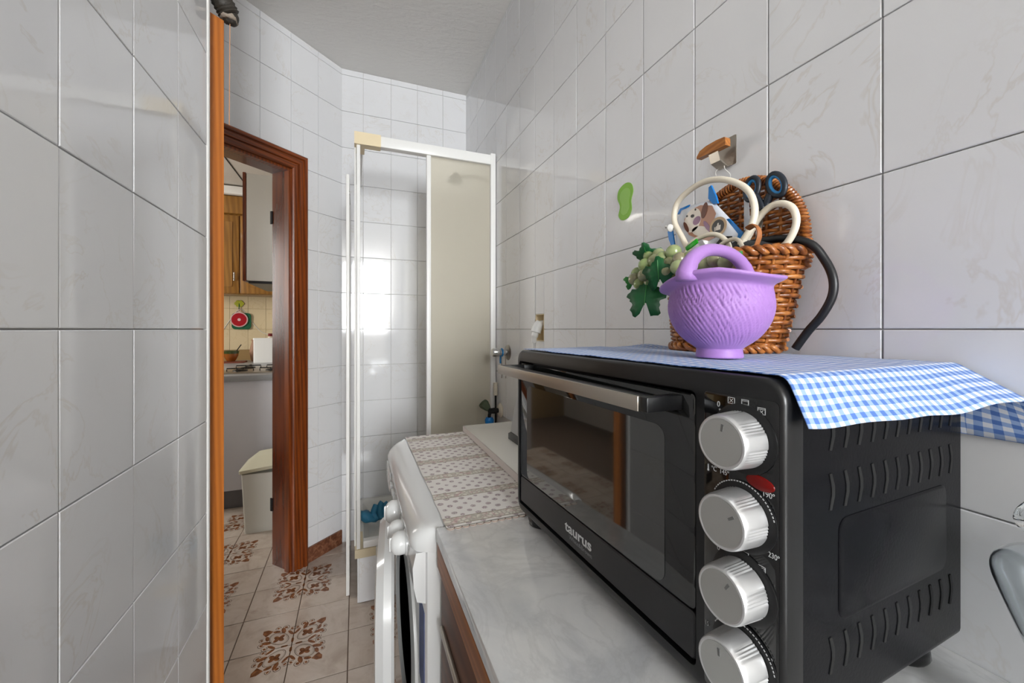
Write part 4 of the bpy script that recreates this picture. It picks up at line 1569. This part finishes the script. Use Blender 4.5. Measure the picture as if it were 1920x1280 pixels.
def pouch(phi, z, off=0.0):
    t_ = (z - WZ) / (PH - WZ)
    w = 0.084 + 0.028 * t_
    d = 0.088 + 0.008 * t_
    yc = 0.508 - 0.013 * t_
    e = 2 / 2.7
    c, s = math.cos(phi), math.sin(phi)
    y = yc - (w + off) * math.copysign(abs(c) ** e, c)
    x = BX - 0.002 - (d + off) * abs(s) ** e
    return Vector((x, y, z))


for i in range(NST):
    phi = PI * (i + 0.3) / (NST - 0.4)
    tube('stake', 'wicker', wk, [pouch(phi, WZ + 0.002), pouch(phi, WZ + 0.05), pouch(phi, WZ + 0.10), pouch(phi, PH + 0.002)], 0.0022, 6, sub=3)
row = 0
z = WZ + 0.0052
while z < PH - 0.006:
    pts = []
    for k in range(NST * 6 + 1):
        phi = PI * k / (NST * 6)
        o_ = 0.0034 * math.cos(PI * (k / 6.0 - 0.3) * (NST - 0.4) / NST + (row % 2) * PI)
        p = pouch(phi, z, o_)
        p.z += 0.0009 * noise.noise(Vector((k * 0.13, row * 3.1, 0)))
        pts.append(p)
    thick = 0.0034 if (row > 2) else 0.0030
    b = B()
    add_tube(b, pts, thick, 6)
    obj('weaver', b, 'wicker', wk, 60)
    z += 0.0067
    row += 1
# braided rim and foot
for zz, rr_, nn in ((PH, 0.0046, 2), (WZ + 0.0052, 0.0042, 2)):
    for m_ in range(nn):
        pts = []
        for k in range(91):
            phi = PI * k / 90
            p = pouch(phi, zz, 0.004 + 0.003 * math.cos(k * 0.75 + m_ * PI))
            p.z += 0.0042 * math.sin(k * 0.75 + m_ * PI)
            pts.append(p)
        b = B()
        add_tube(b, pts, rr_, 6)
        obj('braid', b, 'wicker', wk, 60)
# pouch floor
b = B()
pts = [pouch(PI * k / 24, WZ + 0.003, -0.003) for k in range(25)]
loft(b, [[tuple(p) for p in pts], [(p.x, p.y, WZ + 0.006) for p in pts]])
obj('basket_floor', b, 'wicker', wk)


def halfw(z):
    if z <= PH:
        return 0.076 + 0.036 * (z - WZ) / (PH - WZ)
    if z < 1.318:
        return 0.112 - 0.004 * (z - PH) / 0.024
    return 0.108 * math.sqrt(max(0.0, 1 - ((z - 1.318) / 0.112) ** 2))


BYC = 0.495
for i in range(9):
    f_ = -0.86 + 1.72 * i / 8
    pts = []
    zt = 1.318 + 0.112 * math.sqrt(1 - f_ * f_) - 0.002
    for k in range(7):
        zz = WZ + 0.004 + (zt - WZ - 0.004) * k / 6
        pts.append((BX, BYC + f_ * min(halfw(min(zz, 1.318)), 0.108), zz))
    tube('stake', 'wicker', wk, pts, 0.0024, 6, sub=2)
row = 0
z = WZ + 0.012
while z < 1.424:
    hw = halfw(z)
    n_ = max(10, int(110 * hw / 0.112))
    pts = []
    for k in range(n_ + 1):
        y = BYC - hw + 2 * hw * k / n_
        f_ = (y - BYC) / 0.108
        o_ = 0.0034 * math.cos(PI * (f_ + 0.86) / 0.215 + (row % 2) * PI)
        pts.append((BX + o_, y, z + 0.0012 * noise.noise(Vector((k * 0.2, row * 2.3, 5)))))
    b = B()
    add_tube(b, pts, 0.0031, 6)
    obj('back_weaver', b, 'wicker', wk, 60)
    z += 0.0072
    row += 1
# wrapped border around the arched back
arch = []
for k in range(41):
    if k <= 4:
        zz = 1.270 + 0.048 * k / 4
        arch.append(Vector((BX - 0.002, BYC - halfw(zz), zz)))
    elif k >= 36:
        zz = 1.318 - 0.048 * (k - 36) / 4
        arch.append(Vector((BX - 0.002, BYC + halfw(zz), zz)))
    else:
        a = PI * (k - 4) / 32
        arch.append(Vector((BX - 0.002, BYC - 0.108 * math.cos(a), 1.318 + 0.112 * math.sin(a))))
b = B()
add_tube(b, arch, 0.0052, 8)
bd = obj('arch_border', b, 'wicker', wk, 60)
ap_ = smooth_path(arch, 2)
for k in range(1, len(ap_) - 1):
    d = (ap_[k + 1] - ap_[k - 1]).normalized()
    n1 = Vector((1, 0, 0))
    n2 = d.cross(n1)
    ring = []
    for q in range(10):
        a = 2 * PI * q / 10
        ring.append(ap_[k] + n1 * 0.0062 * math.cos(a) + n2 * 0.0062 * math.sin(a) + d * 0.0022 * math.sin(a))
    b = B()
    add_tube(b, ring, 0.0022, 5, closed=True)
    obj('wrap', b, 'wicker', bd, 60)

# ------------------------------------------------------------------ grapes hung on the front of the wicker basket
gr = thing('grape_bunch', 'bunch of artificial green grapes with leaves hung on the wicker basket', 'grapes', (0, 0, 0))
GR = [(0.5000,0.5902,1.2976,0.0127),(0.5100,0.6246,1.2879,0.0113),(0.5000,0.6216,1.2758,0.0112),(0.4950,0.5886,1.2785,0.0107),(0.5050,0.5723,1.3029,0.0115),(0.5150,0.5977,1.3165,0.0110),(0.5000,0.5456,1.3029,0.0120),(0.5050,0.5261,1.3100,0.0126),(0.4950,0.5018,1.2936,0.0113),(0.5000,0.5281,1.2919,0.0108),(0.4880,0.4981,1.2797,0.0120),(0.4950,0.5314,1.2786,0.0108),(0.5050,0.4895,1.2957,0.0111),(0.4900,0.4646,1.2717,0.0115),(0.4870,0.4449,1.2759,0.0119),(0.4870,0.4262,1.2792,0.0108),(0.4850,0.4061,1.2722,0.0111),(0.4970,0.4473,1.2640,0.0096),(0.5000,0.4658,1.2617,0.0107),(0.5000,0.4956,1.2722,0.0112),(0.4950,0.5504,1.2839,0.0111),(0.5050,0.5723,1.2731,0.0106),(0.5030,0.6100,1.2655,0.0111),(0.5150,0.5726,1.3142,0.0116),(0.5020,0.4460,1.2914,0.0104),(0.5020,0.4065,1.2740,0.0090),(0.5050,0.4895,1.2631,0.0103),(0.5070,0.5885,1.2654,0.0098),(0.5070,0.5405,1.2694,0.0101),(0.5100,0.4814,1.2964,0.0093)]
b = B()
bmesh.ops.create_uvsphere(b, u_segments=20, v_segments=12, radius=1.0)
gp = None
for x, y, z, r in GR:
    if gp is None:
        o = obj('grape', b, 'grape', gr, True)
        gp = o
    else:
        o = gp.copy()
        COL.objects.link(o)
        o.parent = gr
    o.location = (x - 0.006, y, z)
    o.scale = (r, r, r * 1.05)
    o.rotation_euler = (random.random(), random.random(), 0)
tube('vine', 'vine_stem', gr, [(0.512, 0.63, 1.28), (0.512, 0.585, 1.29), (0.512, 0.53, 1.295), (0.510, 0.46, 1.282), (0.505, 0.41, 1.272)], 0.0016, 6)


def leaf(name, mat, centre, size, tilt, roll, parent):
    """five-lobed vine leaf, cupped, with thickness"""
    lobes = []
    for k in range(40):
        a = 2 * PI * k / 40
        r = 0.62 + 0.30 * math.cos(2.5 * (a - PI / 2)) ** 2 + 0.06 * math.cos(15 * a)
        if abs(((a - 1.5 * PI + PI) % (2 * PI)) - PI) < 0.25:
            r *= 0.35
        lobes.append((r * math.cos(a), r * math.sin(a)))
    b = B()
    M = Matrix.Translation(centre) @ Euler((tilt, 0, roll)).to_matrix().to_4x4()
    cv = b.verts.new(M @ Vector((0, -0.0018, 0)))
    rings = []
    for q in (0.5, 1.0):
        rings.append([b.verts.new(M @ Vector((x * size * q, 0.10 * size * q * q * (1 + 0.8 * math.sin(5 * math.atan2(y_, x))), y_ * size * q))) for x, y_ in lobes])
    n_ = len(lobes)
    for k in range(n_):
        b.faces.new((cv, rings[0][k], rings[0][(k + 1) % n_]))
        b.faces.new((rings[0][k], rings[1][k], rings[1][(k + 1) % n_], rings[0][(k + 1) % n_]))
    o = obj(name, b, mat, parent, True)
    so = o.modifiers.new('thick', 'SOLIDIFY')
    so.thickness = 0.0006
    # mid rib
    tube('leaf_vein', 'grape_leaf_light', o, [M @ Vector((0, -0.0022, -0.35 * size)), M @ Vector((0, -0.0024, 0.2 * size)), M @ Vector((0, -0.001, 0.75 * size))], 0.0006, 5, sub=3)
    return o


leaf('vine_leaf', 'grape_leaf', (0.478, 0.537, 1.272), 0.034, 0.25, R(-62), gr)
leaf('vine_leaf', 'grape_leaf', (0.484, 0.578, 1.236), 0.042, -0.3, R(-58), gr)
leaf('vine_leaf', 'grape_leaf', (0.508, 0.600, 1.3165), 0.032, 0.9, R(-60), gr)
leaf('vine_leaf', 'grape_leaf_light', (0.497, 0.629, 1.272), 0.020, 0.2, R(-40), gr)
leaf('vine_leaf', 'grape_leaf_light', (0.500, 0.412, 1.284), 0.014, 0.7, R(-70), gr)

# ------------------------------------------------------------------ things in the wicker basket
def xp(X):
    return lambda y, z, d: (X + d, y, z)


bag = thing('treat_bag', 'clear and blue packet printed with a dog photo in the wicker basket', 'packet', (0, 0, 0))
BXP = 0.588
outl = [(0.602, 1.300), (0.612, 1.345), (0.615, 1.388), (0.598, 1.412), (0.568, 1.413), (0.536, 1.410), (0.521, 1.402), (0.494, 1.370), (0.467, 1.334), (0.474, 1.312), (0.477, 1.300)]
cyb = sum(p[0] for p in outl) / len(outl)
czb = sum(p[1] for p in outl) / len(outl)
b = B()
def shr(k, d):
    return [(BXP + d, cyb + (y - cyb) * k, czb + (z - czb) * k) for y, z in outl]
loft(b, [shr(0.75, -0.0075), shr(0.93, -0.0045), shr(1.0, 0.0), shr(0.93, 0.0045), shr(0.75, 0.0075)])
obj('bag_film', b, 'clear_bag', bag, 60)
sf = -0.0082
def patch(name, mat, pts, d, parent=bag, th=0.0004):
    return prism(name, mat, parent, pts, xp(BXP), d - th, d)
def ell2(cy, cz, ry, rz, ang=0.0, n=20):
    ca, sa = math.cos(ang), math.sin(ang)
    return [(cy + ry * math.cos(t) * ca - rz * math.sin(t) * sa, cz + ry * math.cos(t) * sa + rz * math.sin(t) * ca) for t in [2 * PI * i / n for i in range(n)]]
dogp = patch('dog_print', 'print_brown', [(0.583, 1.388), (0.568, 1.402), (0.545, 1.404), (0.520, 1.396), (0.512, 1.380), (0.520, 1.362), (0.505, 1.352), (0.500, 1.342), (0.528, 1.336), (0.552, 1.345), (0.572, 1.356), (0.582, 1.372)], sf)
patch('dog_muzzle', 'print_cream', ell2(0.563, 1.381, 0.019, 0.022, 0.4), sf - 0.0004, dogp)
patch('dog_chest', 'print_cream', ell2(0.545, 1.357, 0.020, 0.009, 0.3), sf - 0.0004, dogp)
patch('dog_mouth', 'print_mauve', ell2(0.553, 1.378, 0.009, 0.007, -0.5), sf - 0.0008, dogp)
patch('dog_nose', 'print_black', ell2(0.563, 1.389, 0.0042, 0.003, 0.2), sf - 0.0008, dogp)
patch('dog_eye', 'print_black', ell2(0.576, 1.392, 0.002, 0.002), sf - 0.0008, dogp)
patch('dog_eye', 'print_black', ell2(0.556, 1.399, 0.002, 0.002), sf - 0.0008, dogp)
patch('dog_ear', 'print_dark_brown', ell2(0.536, 1.392, 0.006, 0.014, 0.3), sf - 0.0008, dogp)
patch('dog_ear', 'print_dark_brown', ell2(0.578, 1.372, 0.004, 0.012, -0.5), sf - 0.0008, dogp)
patch('dog_collar', 'print_mauve', ell2(0.530, 1.362, 0.004, 0.013, -0.6), sf - 0.0008, dogp)
patch('dark_strip', 'print_black', [(0.522, 1.318), (0.500, 1.338), (0.480, 1.334), (0.480, 1.308), (0.520, 1.302)], sf - 0.0002)
bdg = patch('badge_ring', 'print_tan', ell2(0.507, 1.356, 0.0175, 0.0165), sf - 0.0010)
patch('badge_disc', 'print_black', ell2(0.507, 1.356, 0.0125, 0.0118), sf - 0.0014, bdg)
patch('badge_thumb', 'print_cream', [(0.5105, 1.3500), (0.5105, 1.3565), (0.5085, 1.3572), (0.5070, 1.3620), (0.5048, 1.3618), (0.5052, 1.3580), (0.5012, 1.3578), (0.5020, 1.3500)], sf - 0.0018, bdg)
patch('badge_cuff', 'print_cream', [(0.5137, 1.3495), (0.5137, 1.3560), (0.5115, 1.3560), (0.5115, 1.3495)], sf - 0.0018, bdg)
for pts in ([(0.531, 1.432), (0.526, 1.434), (0.516, 1.412), (0.512, 1.398), (0.522, 1.400), (0.532, 1.412)], [(0.497, 1.366), (0.490, 1.366), (0.464, 1.336), (0.466, 1.326), (0.474, 1.330), (0.492, 1.352)], [(0.605, 1.404), (0.598, 1.413), (0.575, 1.414), (0.590, 1.405)], [(0.631, 1.376), (0.626, 1.379), (0.619, 1.376), (0.612, 1.340), (0.618, 1.338), (0.628, 1.360)]):
    prism('blue_seal', 'blue_plastic', bag, pts, xp(BXP), -0.0045, -0.001)

ring_ = tube('plastic_tube', 'cream_tube', None, [(0.556, 0.540, 1.306), (0.562, 0.571, 1.350), (0.566, 0.594, 1.386), (0.568, 0.591, 1.416), (0.568, 0.568, 1.431), (0.568, 0.531, 1.438), (0.568, 0.494, 1.431), (0.568, 0.461, 1.413), (0.567, 0.439, 1.391), (0.565, 0.429, 1.363), (0.562, 0.432, 1.337), (0.560, 0.445, 1.317), (0.557, 0.456, 1.300)], 0.0052, 12)
tag(ring_, 'large cream plastic tube loop arching over the dog packet', 'tube', 'cream tube loops')
lp2 = tube('plastic_tube', 'cream_tube', None, [(0.580, 0.466, 1.302), (0.582, 0.454, 1.326), (0.584, 0.438, 1.352), (0.584, 0.419, 1.365), (0.584, 0.401, 1.365), (0.584, 0.386, 1.355), (0.584, 0.380, 1.338), (0.583, 0.382, 1.322), (0.581, 0.390, 1.306), (0.578, 0.402, 1.296)], 0.0050, 12)
tag(lp2, 'small cream tube loop at the right of the wicker back', 'tube', 'cream tube loops')
lp3 = tube('plastic_tube', 'cream_tube', None, [(0.551, 0.556, 1.310), (0.552, 0.545, 1.328), (0.553, 0.531, 1.336), (0.553, 0.503, 1.339), (0.553, 0.482, 1.333), (0.552, 0.466, 1.318), (0.551, 0.460, 1.304)], 0.0040, 10)
tag(lp3, 'low cream tube arc in front of the dog packet', 'tube', 'cream tube loops')
lp4 = tube('plastic_tube', 'cream_tube', None, [(0.545, 0.480, 1.304), (0.546, 0.472, 1.316), (0.546, 0.453, 1.320), (0.546, 0.441, 1.316), (0.545, 0.433, 1.302)], 0.0032, 10)
tag(lp4, 'shortest cream tube arc just above the lilac handle', 'tube', 'cream tube loops')
knot = thing('white_tie', 'small white tie knotted on the large cream tube loop', 'tie', (0.563, 0.594, 1.372))
lathe('tie_knot', 'string', knot, [(0.001, -0.006), (0.005, -0.005), (0.0075, 0.0), (0.005, 0.005), (0.001, 0.006)], 14, 'Y', (-0.004, 0.003, 0.001))
tube('tie_end', 'string', knot, [(-0.004, 0.004, 0.0), (-0.006, 0.012, 0.006), (-0.004, 0.016, 0.004)], 0.0018, 6)

sc_ = thing('scissors', 'scissors with black and blue ring handles in the wicker basket', 'scissors', (0, 0, 0))
for k, (cy, cz, ang, ry, rz) in enumerate(((0.4545, 1.405, 0.15, 0.0115, 0.0175), (0.4175, 1.400, -0.45, 0.0115, 0.0195))):
    pts = []
    pts_i = []
    for i in range(24):
        a = 2 * PI * i / 24
        for lst, kk in ((pts, 1.0), (pts_i, 0.76)):
            y, z = ry * kk * math.cos(a), rz * kk * math.sin(a)
            lst.append((0.592 + 0.004 * k, cy + y * math.cos(ang) - z * math.sin(ang), cz + y * math.sin(ang) + z * math.cos(ang)))
    b = B()
    add_tube(b, pts, 0.0040, 10, closed=True)
    hr = obj('ring_handle', b, 'navy_rubber', sc_, True)
    b = B()
    add_tube(b, pts_i, 0.0030, 8, closed=True)
    obj('ring_lining', b, 'blue_rubber', hr, True)
tube('handle_shank', 'navy_rubber', sc_, [(0.592, 0.4475, 1.392), (0.592, 0.441, 1.380), (0.592, 0.436, 1.366)], [0.005, 0.0055, 0.004], 10)
tube('handle_shank', 'navy_rubber', sc_, [(0.596, 0.4265, 1.388), (0.596, 0.432, 1.378), (0.596, 0.436, 1.364)], [0.006, 0.0055, 0.004], 10)
for k, (dy) in enumerate((0.0, 0.007)):
    pts = [(0.432 + dy, 1.370), (0.439 + dy, 1.370), (0.446 + dy, 1.300), (0.444 + dy, 1.298)]
    prism('blade', 'chrome', sc_, pts, xp(0.592 + 0.003 * k), -0.0008, 0.0008)
tp = prism('adhesive_tape', 'tape_clear', None, [(0.478, 1.345), (0.478, 1.398), (0.470, 1.398), (0.468, 1.362), (0.452, 1.362), (0.450, 1.345)], xp(0.6045), -0.0006, 0.0006)
tag(tp, 'clear plastic packaging scrap behind the scissors', 'plastic scrap')
dc = thing('dark_cloth_bundle', 'dark grey cloth stuffed in the wicker basket under the packet', 'cloth', (0, 0, 0))
b = B()
loops = []
for i in range(21):
    tt = i / 20
    y = 0.565 - 0.165 * tt
    h_ = 0.016 * math.sin(tt * PI) ** 0.6 + 0.010 * max(0, noise.noise(Vector((tt * 5, 0, 2))))
    lp = []
    for k in range(12):
        a = 2 * PI * k / 12
        lp.append((0.566 + 0.014 * math.cos(a), y, 1.303 + h_ * math.sin(a) + 0.003 * noise.noise(Vector((tt * 14, math.cos(a), math.sin(a))))))
    loops.append(lp)
loft(b, loops)
obj('cloth_fold', b, 'dark_cloth', dc, True)
gt = box('green_clip', 'green_tag', None, 0.5430, 0.5460, -0.0135, 0.0135, -0.0042, 0.0042, 0.001)
gt.location = (0, 0.531, 1.3265)
gt.rotation_euler = (R(-22), 0, 0)
tag(gt, 'bright green plastic clip at the foot of the dog packet', 'clip')
st = tube('leather_loop', 'leather_strap', None, [(0.538, 0.4065, 1.300), (0.536, 0.4000, 1.312), (0.537, 0.4020, 1.324), (0.540, 0.412, 1.331), (0.544, 0.424, 1.330)], 0.0022, 8, ry=0.0050, up=(0, 1, 0))
tag(st, 'brown leather strap loop rising from the basket rim', 'strap')
hs = tube('black_hose', 'black_rubber', None, [(0.570, 0.455, 1.312), (0.583, 0.429, 1.316), (0.592, 0.401, 1.314), (0.600, 0.371, 1.301), (0.608, 0.357, 1.276), (0.608, 0.347, 1.250), (0.608, 0.348, 1.225), (0.606, 0.360, 1.199), (0.604, 0.376, 1.178), (0.600, 0.392, 1.1515)], 0.0056, 12)
tag(hs, 'black rubber hose curving out of the wicker basket down to the cloth', 'hose')

# ------------------------------------------------------------------ things on the right wall
TX = RX - 0.006          # face of the tiles
hk = thing('wall_hook', 'adhesive steel hook with wooden peg on the tiles above the basket', 'hook', (TX, 0.535, 1.503))
b = B()
add_prism(b, rrect(-0.0185, 0.0185, -0.026, 0.026, 0.002, 3), lambda y, z, x: (x, y, z), -0.0014, -0.0002)
obj('steel_plate', b, 'steel', hk)
b = B()
sec = [(-0.0012, -0.026), (-0.012, -0.030), (-0.030, -0.022), (-0.036, -0.004), (-0.034, -0.003), (-0.028, -0.020), (-0.012, -0.0275), (-0.0012, -0.0235)]
loft(b, [[(x, y, z) for x, z in sec] for y in (-0.010, 0.010)])
obj('steel_bracket', b, 'steel', hk)
b = B()
pp = [(-0.031, -0.006), (0.031, -0.006), (0.031, -0.002), (0.024, 0.006), (0.010, 0.0095), (-0.012, 0.0105), (-0.029, 0.009), (-0.031, 0.006)]
add_prism(b, pp, lambda y, z, x: (x, y, z), -0.042, -0.030)
obj('wooden_peg', b, 'peg_wood', hk)
tube('thread', 'string', hk, [(-0.014, -0.004, -0.026), (-0.018, -0.010, -0.036), (-0.012, -0.016, -0.048), (-0.010, -0.004, -0.056), (-0.010, 0.010, -0.050), (-0.016, 0.012, -0.034), (-0.014, 0.006, -0.028)], 0.0006, 5, closed=True, sub=5)

b = B()
blobp = [(0.0, 0.045), (0.017, 0.036), (0.021, 0.016), (0.014, -0.008), (0.018, -0.030), (0.008, -0.045), (-0.008, -0.044), (-0.017, -0.028), (-0.016, -0.004), (-0.021, 0.018), (-0.015, 0.038)]
bp = smooth_path([(a, c, 0) for a, c in blobp], 5, closed=True)
add_prism(b, [(p.x * 1.5, p.y) for p in bp], lambda y, z, x: (x, y, z), -0.0011, -0.0002)
stk = obj('wall_sticker', b, 'sticker_green')
stk.location = (TX, 0.832, 1.503)
prism('sticker_centre', 'sticker_light', stk, [(p.x * 1.0, p.y * 0.72) for p in bp], lambda y, z, x: (x, y, z), -0.0014, -0.0011)
tag(stk, 'small bright green sticker on the tiled wall left of the hook', 'sticker')

so_ = thing('wall_socket', 'recessed wall socket with white plug in the tiles left of the oven', 'socket', (RX, 1.336, 1.186))
b = B()
add_prism(b, rrect(-0.0355, 0.0355, -0.0495, 0.0495, 0.002, 2), lambda y, z, x: (x, y, z), 0.034, 0.040)
for y0, y1, z0, z1 in ((-0.0355, -0.0330, -0.0495, 0.0495), (0.0330, 0.0355, -0.0495, 0.0495), (-0.0355, 0.0355, -0.0495, -0.047), (-0.0355, 0.0355, 0.047, 0.0495)):
    add_box(b, -0.0055, 0.036, y0, y1, z0, z1)
obj('socket_box', b, 'beige_plastic', so_)
box('red_edge', 'red_board', so_, -0.006, 0.02, 0.0358, 0.0362, -0.01, 0.03)
plg = thing('power_plug', 'white power plug with cord hanging from the recessed socket', 'plug', (RX, 1.336, 1.180))
tube('plug_body', 'white_plastic', plg, [(0.012, 0.0, 0.022), (-0.006, 0.0, 0.018), (-0.016, 0.001, 0.004), (-0.022, 0.001, -0.014)], [0.012, 0.0185, 0.019, 0.0135], 16)
tube('plug_neck', 'white_plastic', plg, [(-0.022, 0.0, -0.010), (-0.026, 0.004, -0.030), (-0.026, 0.008, -0.050)], [0.013, 0.010, 0.007], 10)
tube('plug_cord', 'white_plastic', plg, [(-0.026, 0.008, -0.050), (-0.026, 0.012, -0.09), (-0.022, 0.012, -0.16), (-0.018, 0.0, -0.26), (-0.018, -0.02, -0.335)], 0.0042, 8)

tpp = thing('wall_valve', 'chrome wall valve with blue cord and chains left of the oven', 'tap', (TX, 1.664, 1.077))
lathe('valve_flange', 'old_chrome', tpp, [(0.001, -0.009), (0.030, -0.007), (0.036, 0.0), (0.001, 0.0)], 24, 'X')
lathe('valve_body', 'chrome', tpp, [(0.001, -0.075), (0.016, -0.075), (0.019, -0.070), (0.019, -0.044), (0.014, -0.040), (0.014, -0.005), (0.001, -0.005)], 24, 'X')
b = B()
add_tube(b, [(-0.030, 0.0155 * math.cos(a), 0.0155 * math.sin(a)) for a in [2 * PI * i / 20 for i in range(20)]], 0.004, 8, closed=True)
add_tube(b, [(-0.030, 0.014, -0.008), (-0.030, 0.018, -0.035), (-0.030, 0.016, -0.050)], 0.0045, 8)
obj('blue_cord', b, 'blue_rubber', tpp, True)
for dx, dy in ((-0.026, 0.012), (-0.012, -0.002)):
    tube('chain', 'old_chrome', tpp, [(dx, dy, -0.012), (dx, dy, -0.045), (dx + 0.002, dy, -0.085), (dx, dy, -0.115)], 0.0022, 6)

tv = thing('water_tap', 'old tap with grey-green handle and blue hose joint by the shower post', 'tap', (TX, 1.760, 0.800))
lathe('tap_flange', 'cream_tube', tv, [(0.001, -0.014), (0.022, -0.012), (0.034, -0.004), (0.034, 0.0), (0.001, 0.0)], 22, 'X')
lathe('tap_body', 'dark_gap', tv, [(0.001, -0.060), (0.012, -0.060), (0.014, -0.030), (0.010, -0.010), (0.001, -0.010)], 16, 'X')
hdl = lathe('tap_handle', 'tap_green', tv, [(0.001, 0.0), (0.011, 0.002), (0.016, 0.012), (0.024, 0.036), (0.022, 0.048), (0.001, 0.050)], 8, 'Z', (0, 0, 0), 20)
hdl.location = (-0.055, 0.006, 0.004)
hdl.rotation_euler = (R(-35), R(-38), 0)
tube('tap_outlet', 'dark_gap', tv, [(-0.050, 0.0, 0.0), (-0.055, 0.004, -0.020), (-0.055, 0.004, -0.04)], 0.008, 10)
lathe('hose_nut', 'blue_plastic', tv, [(0.001, -0.028), (0.016, -0.030), (0.022, -0.042), (0.020, -0.056), (0.014, -0.062), (0.001, -0.062)], 12, 'Z', (-0.055, 0.004, 0), 25)
tube('inlet_hose', 'grey_rubber', tv, [(-0.055, 0.004, -0.058), (-0.055, 0.004, -0.12), (-0.05, 0.01, -0.25), (-0.04, 0.02, -0.4)], 0.0105, 12)
pw = thing('wall_pipe', 'thin dark pipe with cream sleeve running down by the shower post', 'pipe', (TX, 1.800, 0.5))
tube('pipe', 'dark_gap', pw, [(-0.012, 0, 0.0), (-0.012, 0, 0.39)], 0.0045, 8, sub=0)
lathe('pipe_sleeve', 'cream_tube', pw, [(0.001, 0.365), (0.010, 0.365), (0.010, 0.425), (0.001, 0.425)], 12, 'Z', (-0.012, 0, 0))

# ------------------------------------------------------------------ glass jug on the worktop
gj = thing('glass_jug', 'clear glass jug with curled spout standing beside the oven', 'jug', (0.566, 0.132, CT + 0.0008))
b = B()
outp = [(0.001, 0.0), (0.030, 0.0), (0.034, 0.004), (0.032, 0.010), (0.018, 0.030), (0.019, 0.050), (0.028, 0.085), (0.040, 0.125), (0.050, 0.160), (0.054, 0.180), (0.051, 0.194), (0.040, 0.205), (0.022, 0.212), (0.016, 0.218), (0.016, 0.226)]
inp = [(0.0145, 0.226), (0.0145, 0.217), (0.021, 0.209), (0.039, 0.202), (0.049, 0.192), (0.052, 0.180), (0.048, 0.160), (0.038, 0.125), (0.026, 0.085), (0.016, 0.050), (0.001, 0.040)]
P3 = smooth_path([(r, 0, h) for r, h in outp + inp], 3)
add_lathe(b, [(p.x, p.z * 0.82) for p in P3], 48)
obj('jug_body', b, 'clear_glass', gj, True)
tube('jug_spout', 'clear_glass', gj, [(0.012, -0.008, 0.182), (0.010, -0.006, 0.205), (-0.004, 0.002, 0.217), (-0.022, 0.013, 0.219), (-0.036, 0.021, 0.212), (-0.039, 0.023, 0.202), (-0.033, 0.020, 0.196)], [0.0075, 0.0075, 0.007, 0.0068, 0.0066, 0.006, 0.005], 14)

# ------------------------------------------------------------------ dark ribbed roll and thread over the open door leaf
rl = thing('ribbed_hose', 'dark ribbed roll with dusty end resting over the open door leaf', 'roll', (0, 0, 0))
path = smooth_path([(-0.345, 1.075, 2.03), (-0.318, 1.098, 1.992), (-0.295, 1.118, 1.955), (-0.281, 1.130, 1.929)], 8)
b = B()
add_tube(b, path, [0.024 if k % 2 else 0.0215 for k in range(len(path))], 18)
obj('ribbed_tube', b, 'dark_hose', rl, 60)
e_ = path[-1]
b = B()
bmesh.ops.create_uvsphere(b, u_segments=18, v_segments=10, radius=0.0185)
for v in b.verts:
    v.co = v.co * (1 + 0.12 * noise.noise(v.co * 90)) + e_ + Vector((0.002, 0.002, -0.004))
obj('dusty_end', b, 'dark_hose', rl, True)
b = B()
add_tube(b, [e_ + Vector((0.013 * math.cos(q), 0.013 * math.sin(q), -0.010)) for q in [2 * PI * i / 14 for i in range(14)]], 0.0065, 7, closed=True)
for v in b.verts:
    v.co += Vector((0.004, 0.004, -0.002)) * noise.noise(v.co * 200)
obj('dust_ring', b, 'dust_grey', rl, True)
tube('hanging_thread', 'orange_string', rl, [(-0.279, 1.128, 1.912), (-0.2795, 1.1275, 1.8), (-0.280, 1.127, 1.665)], 0.0009, 5, sub=3)
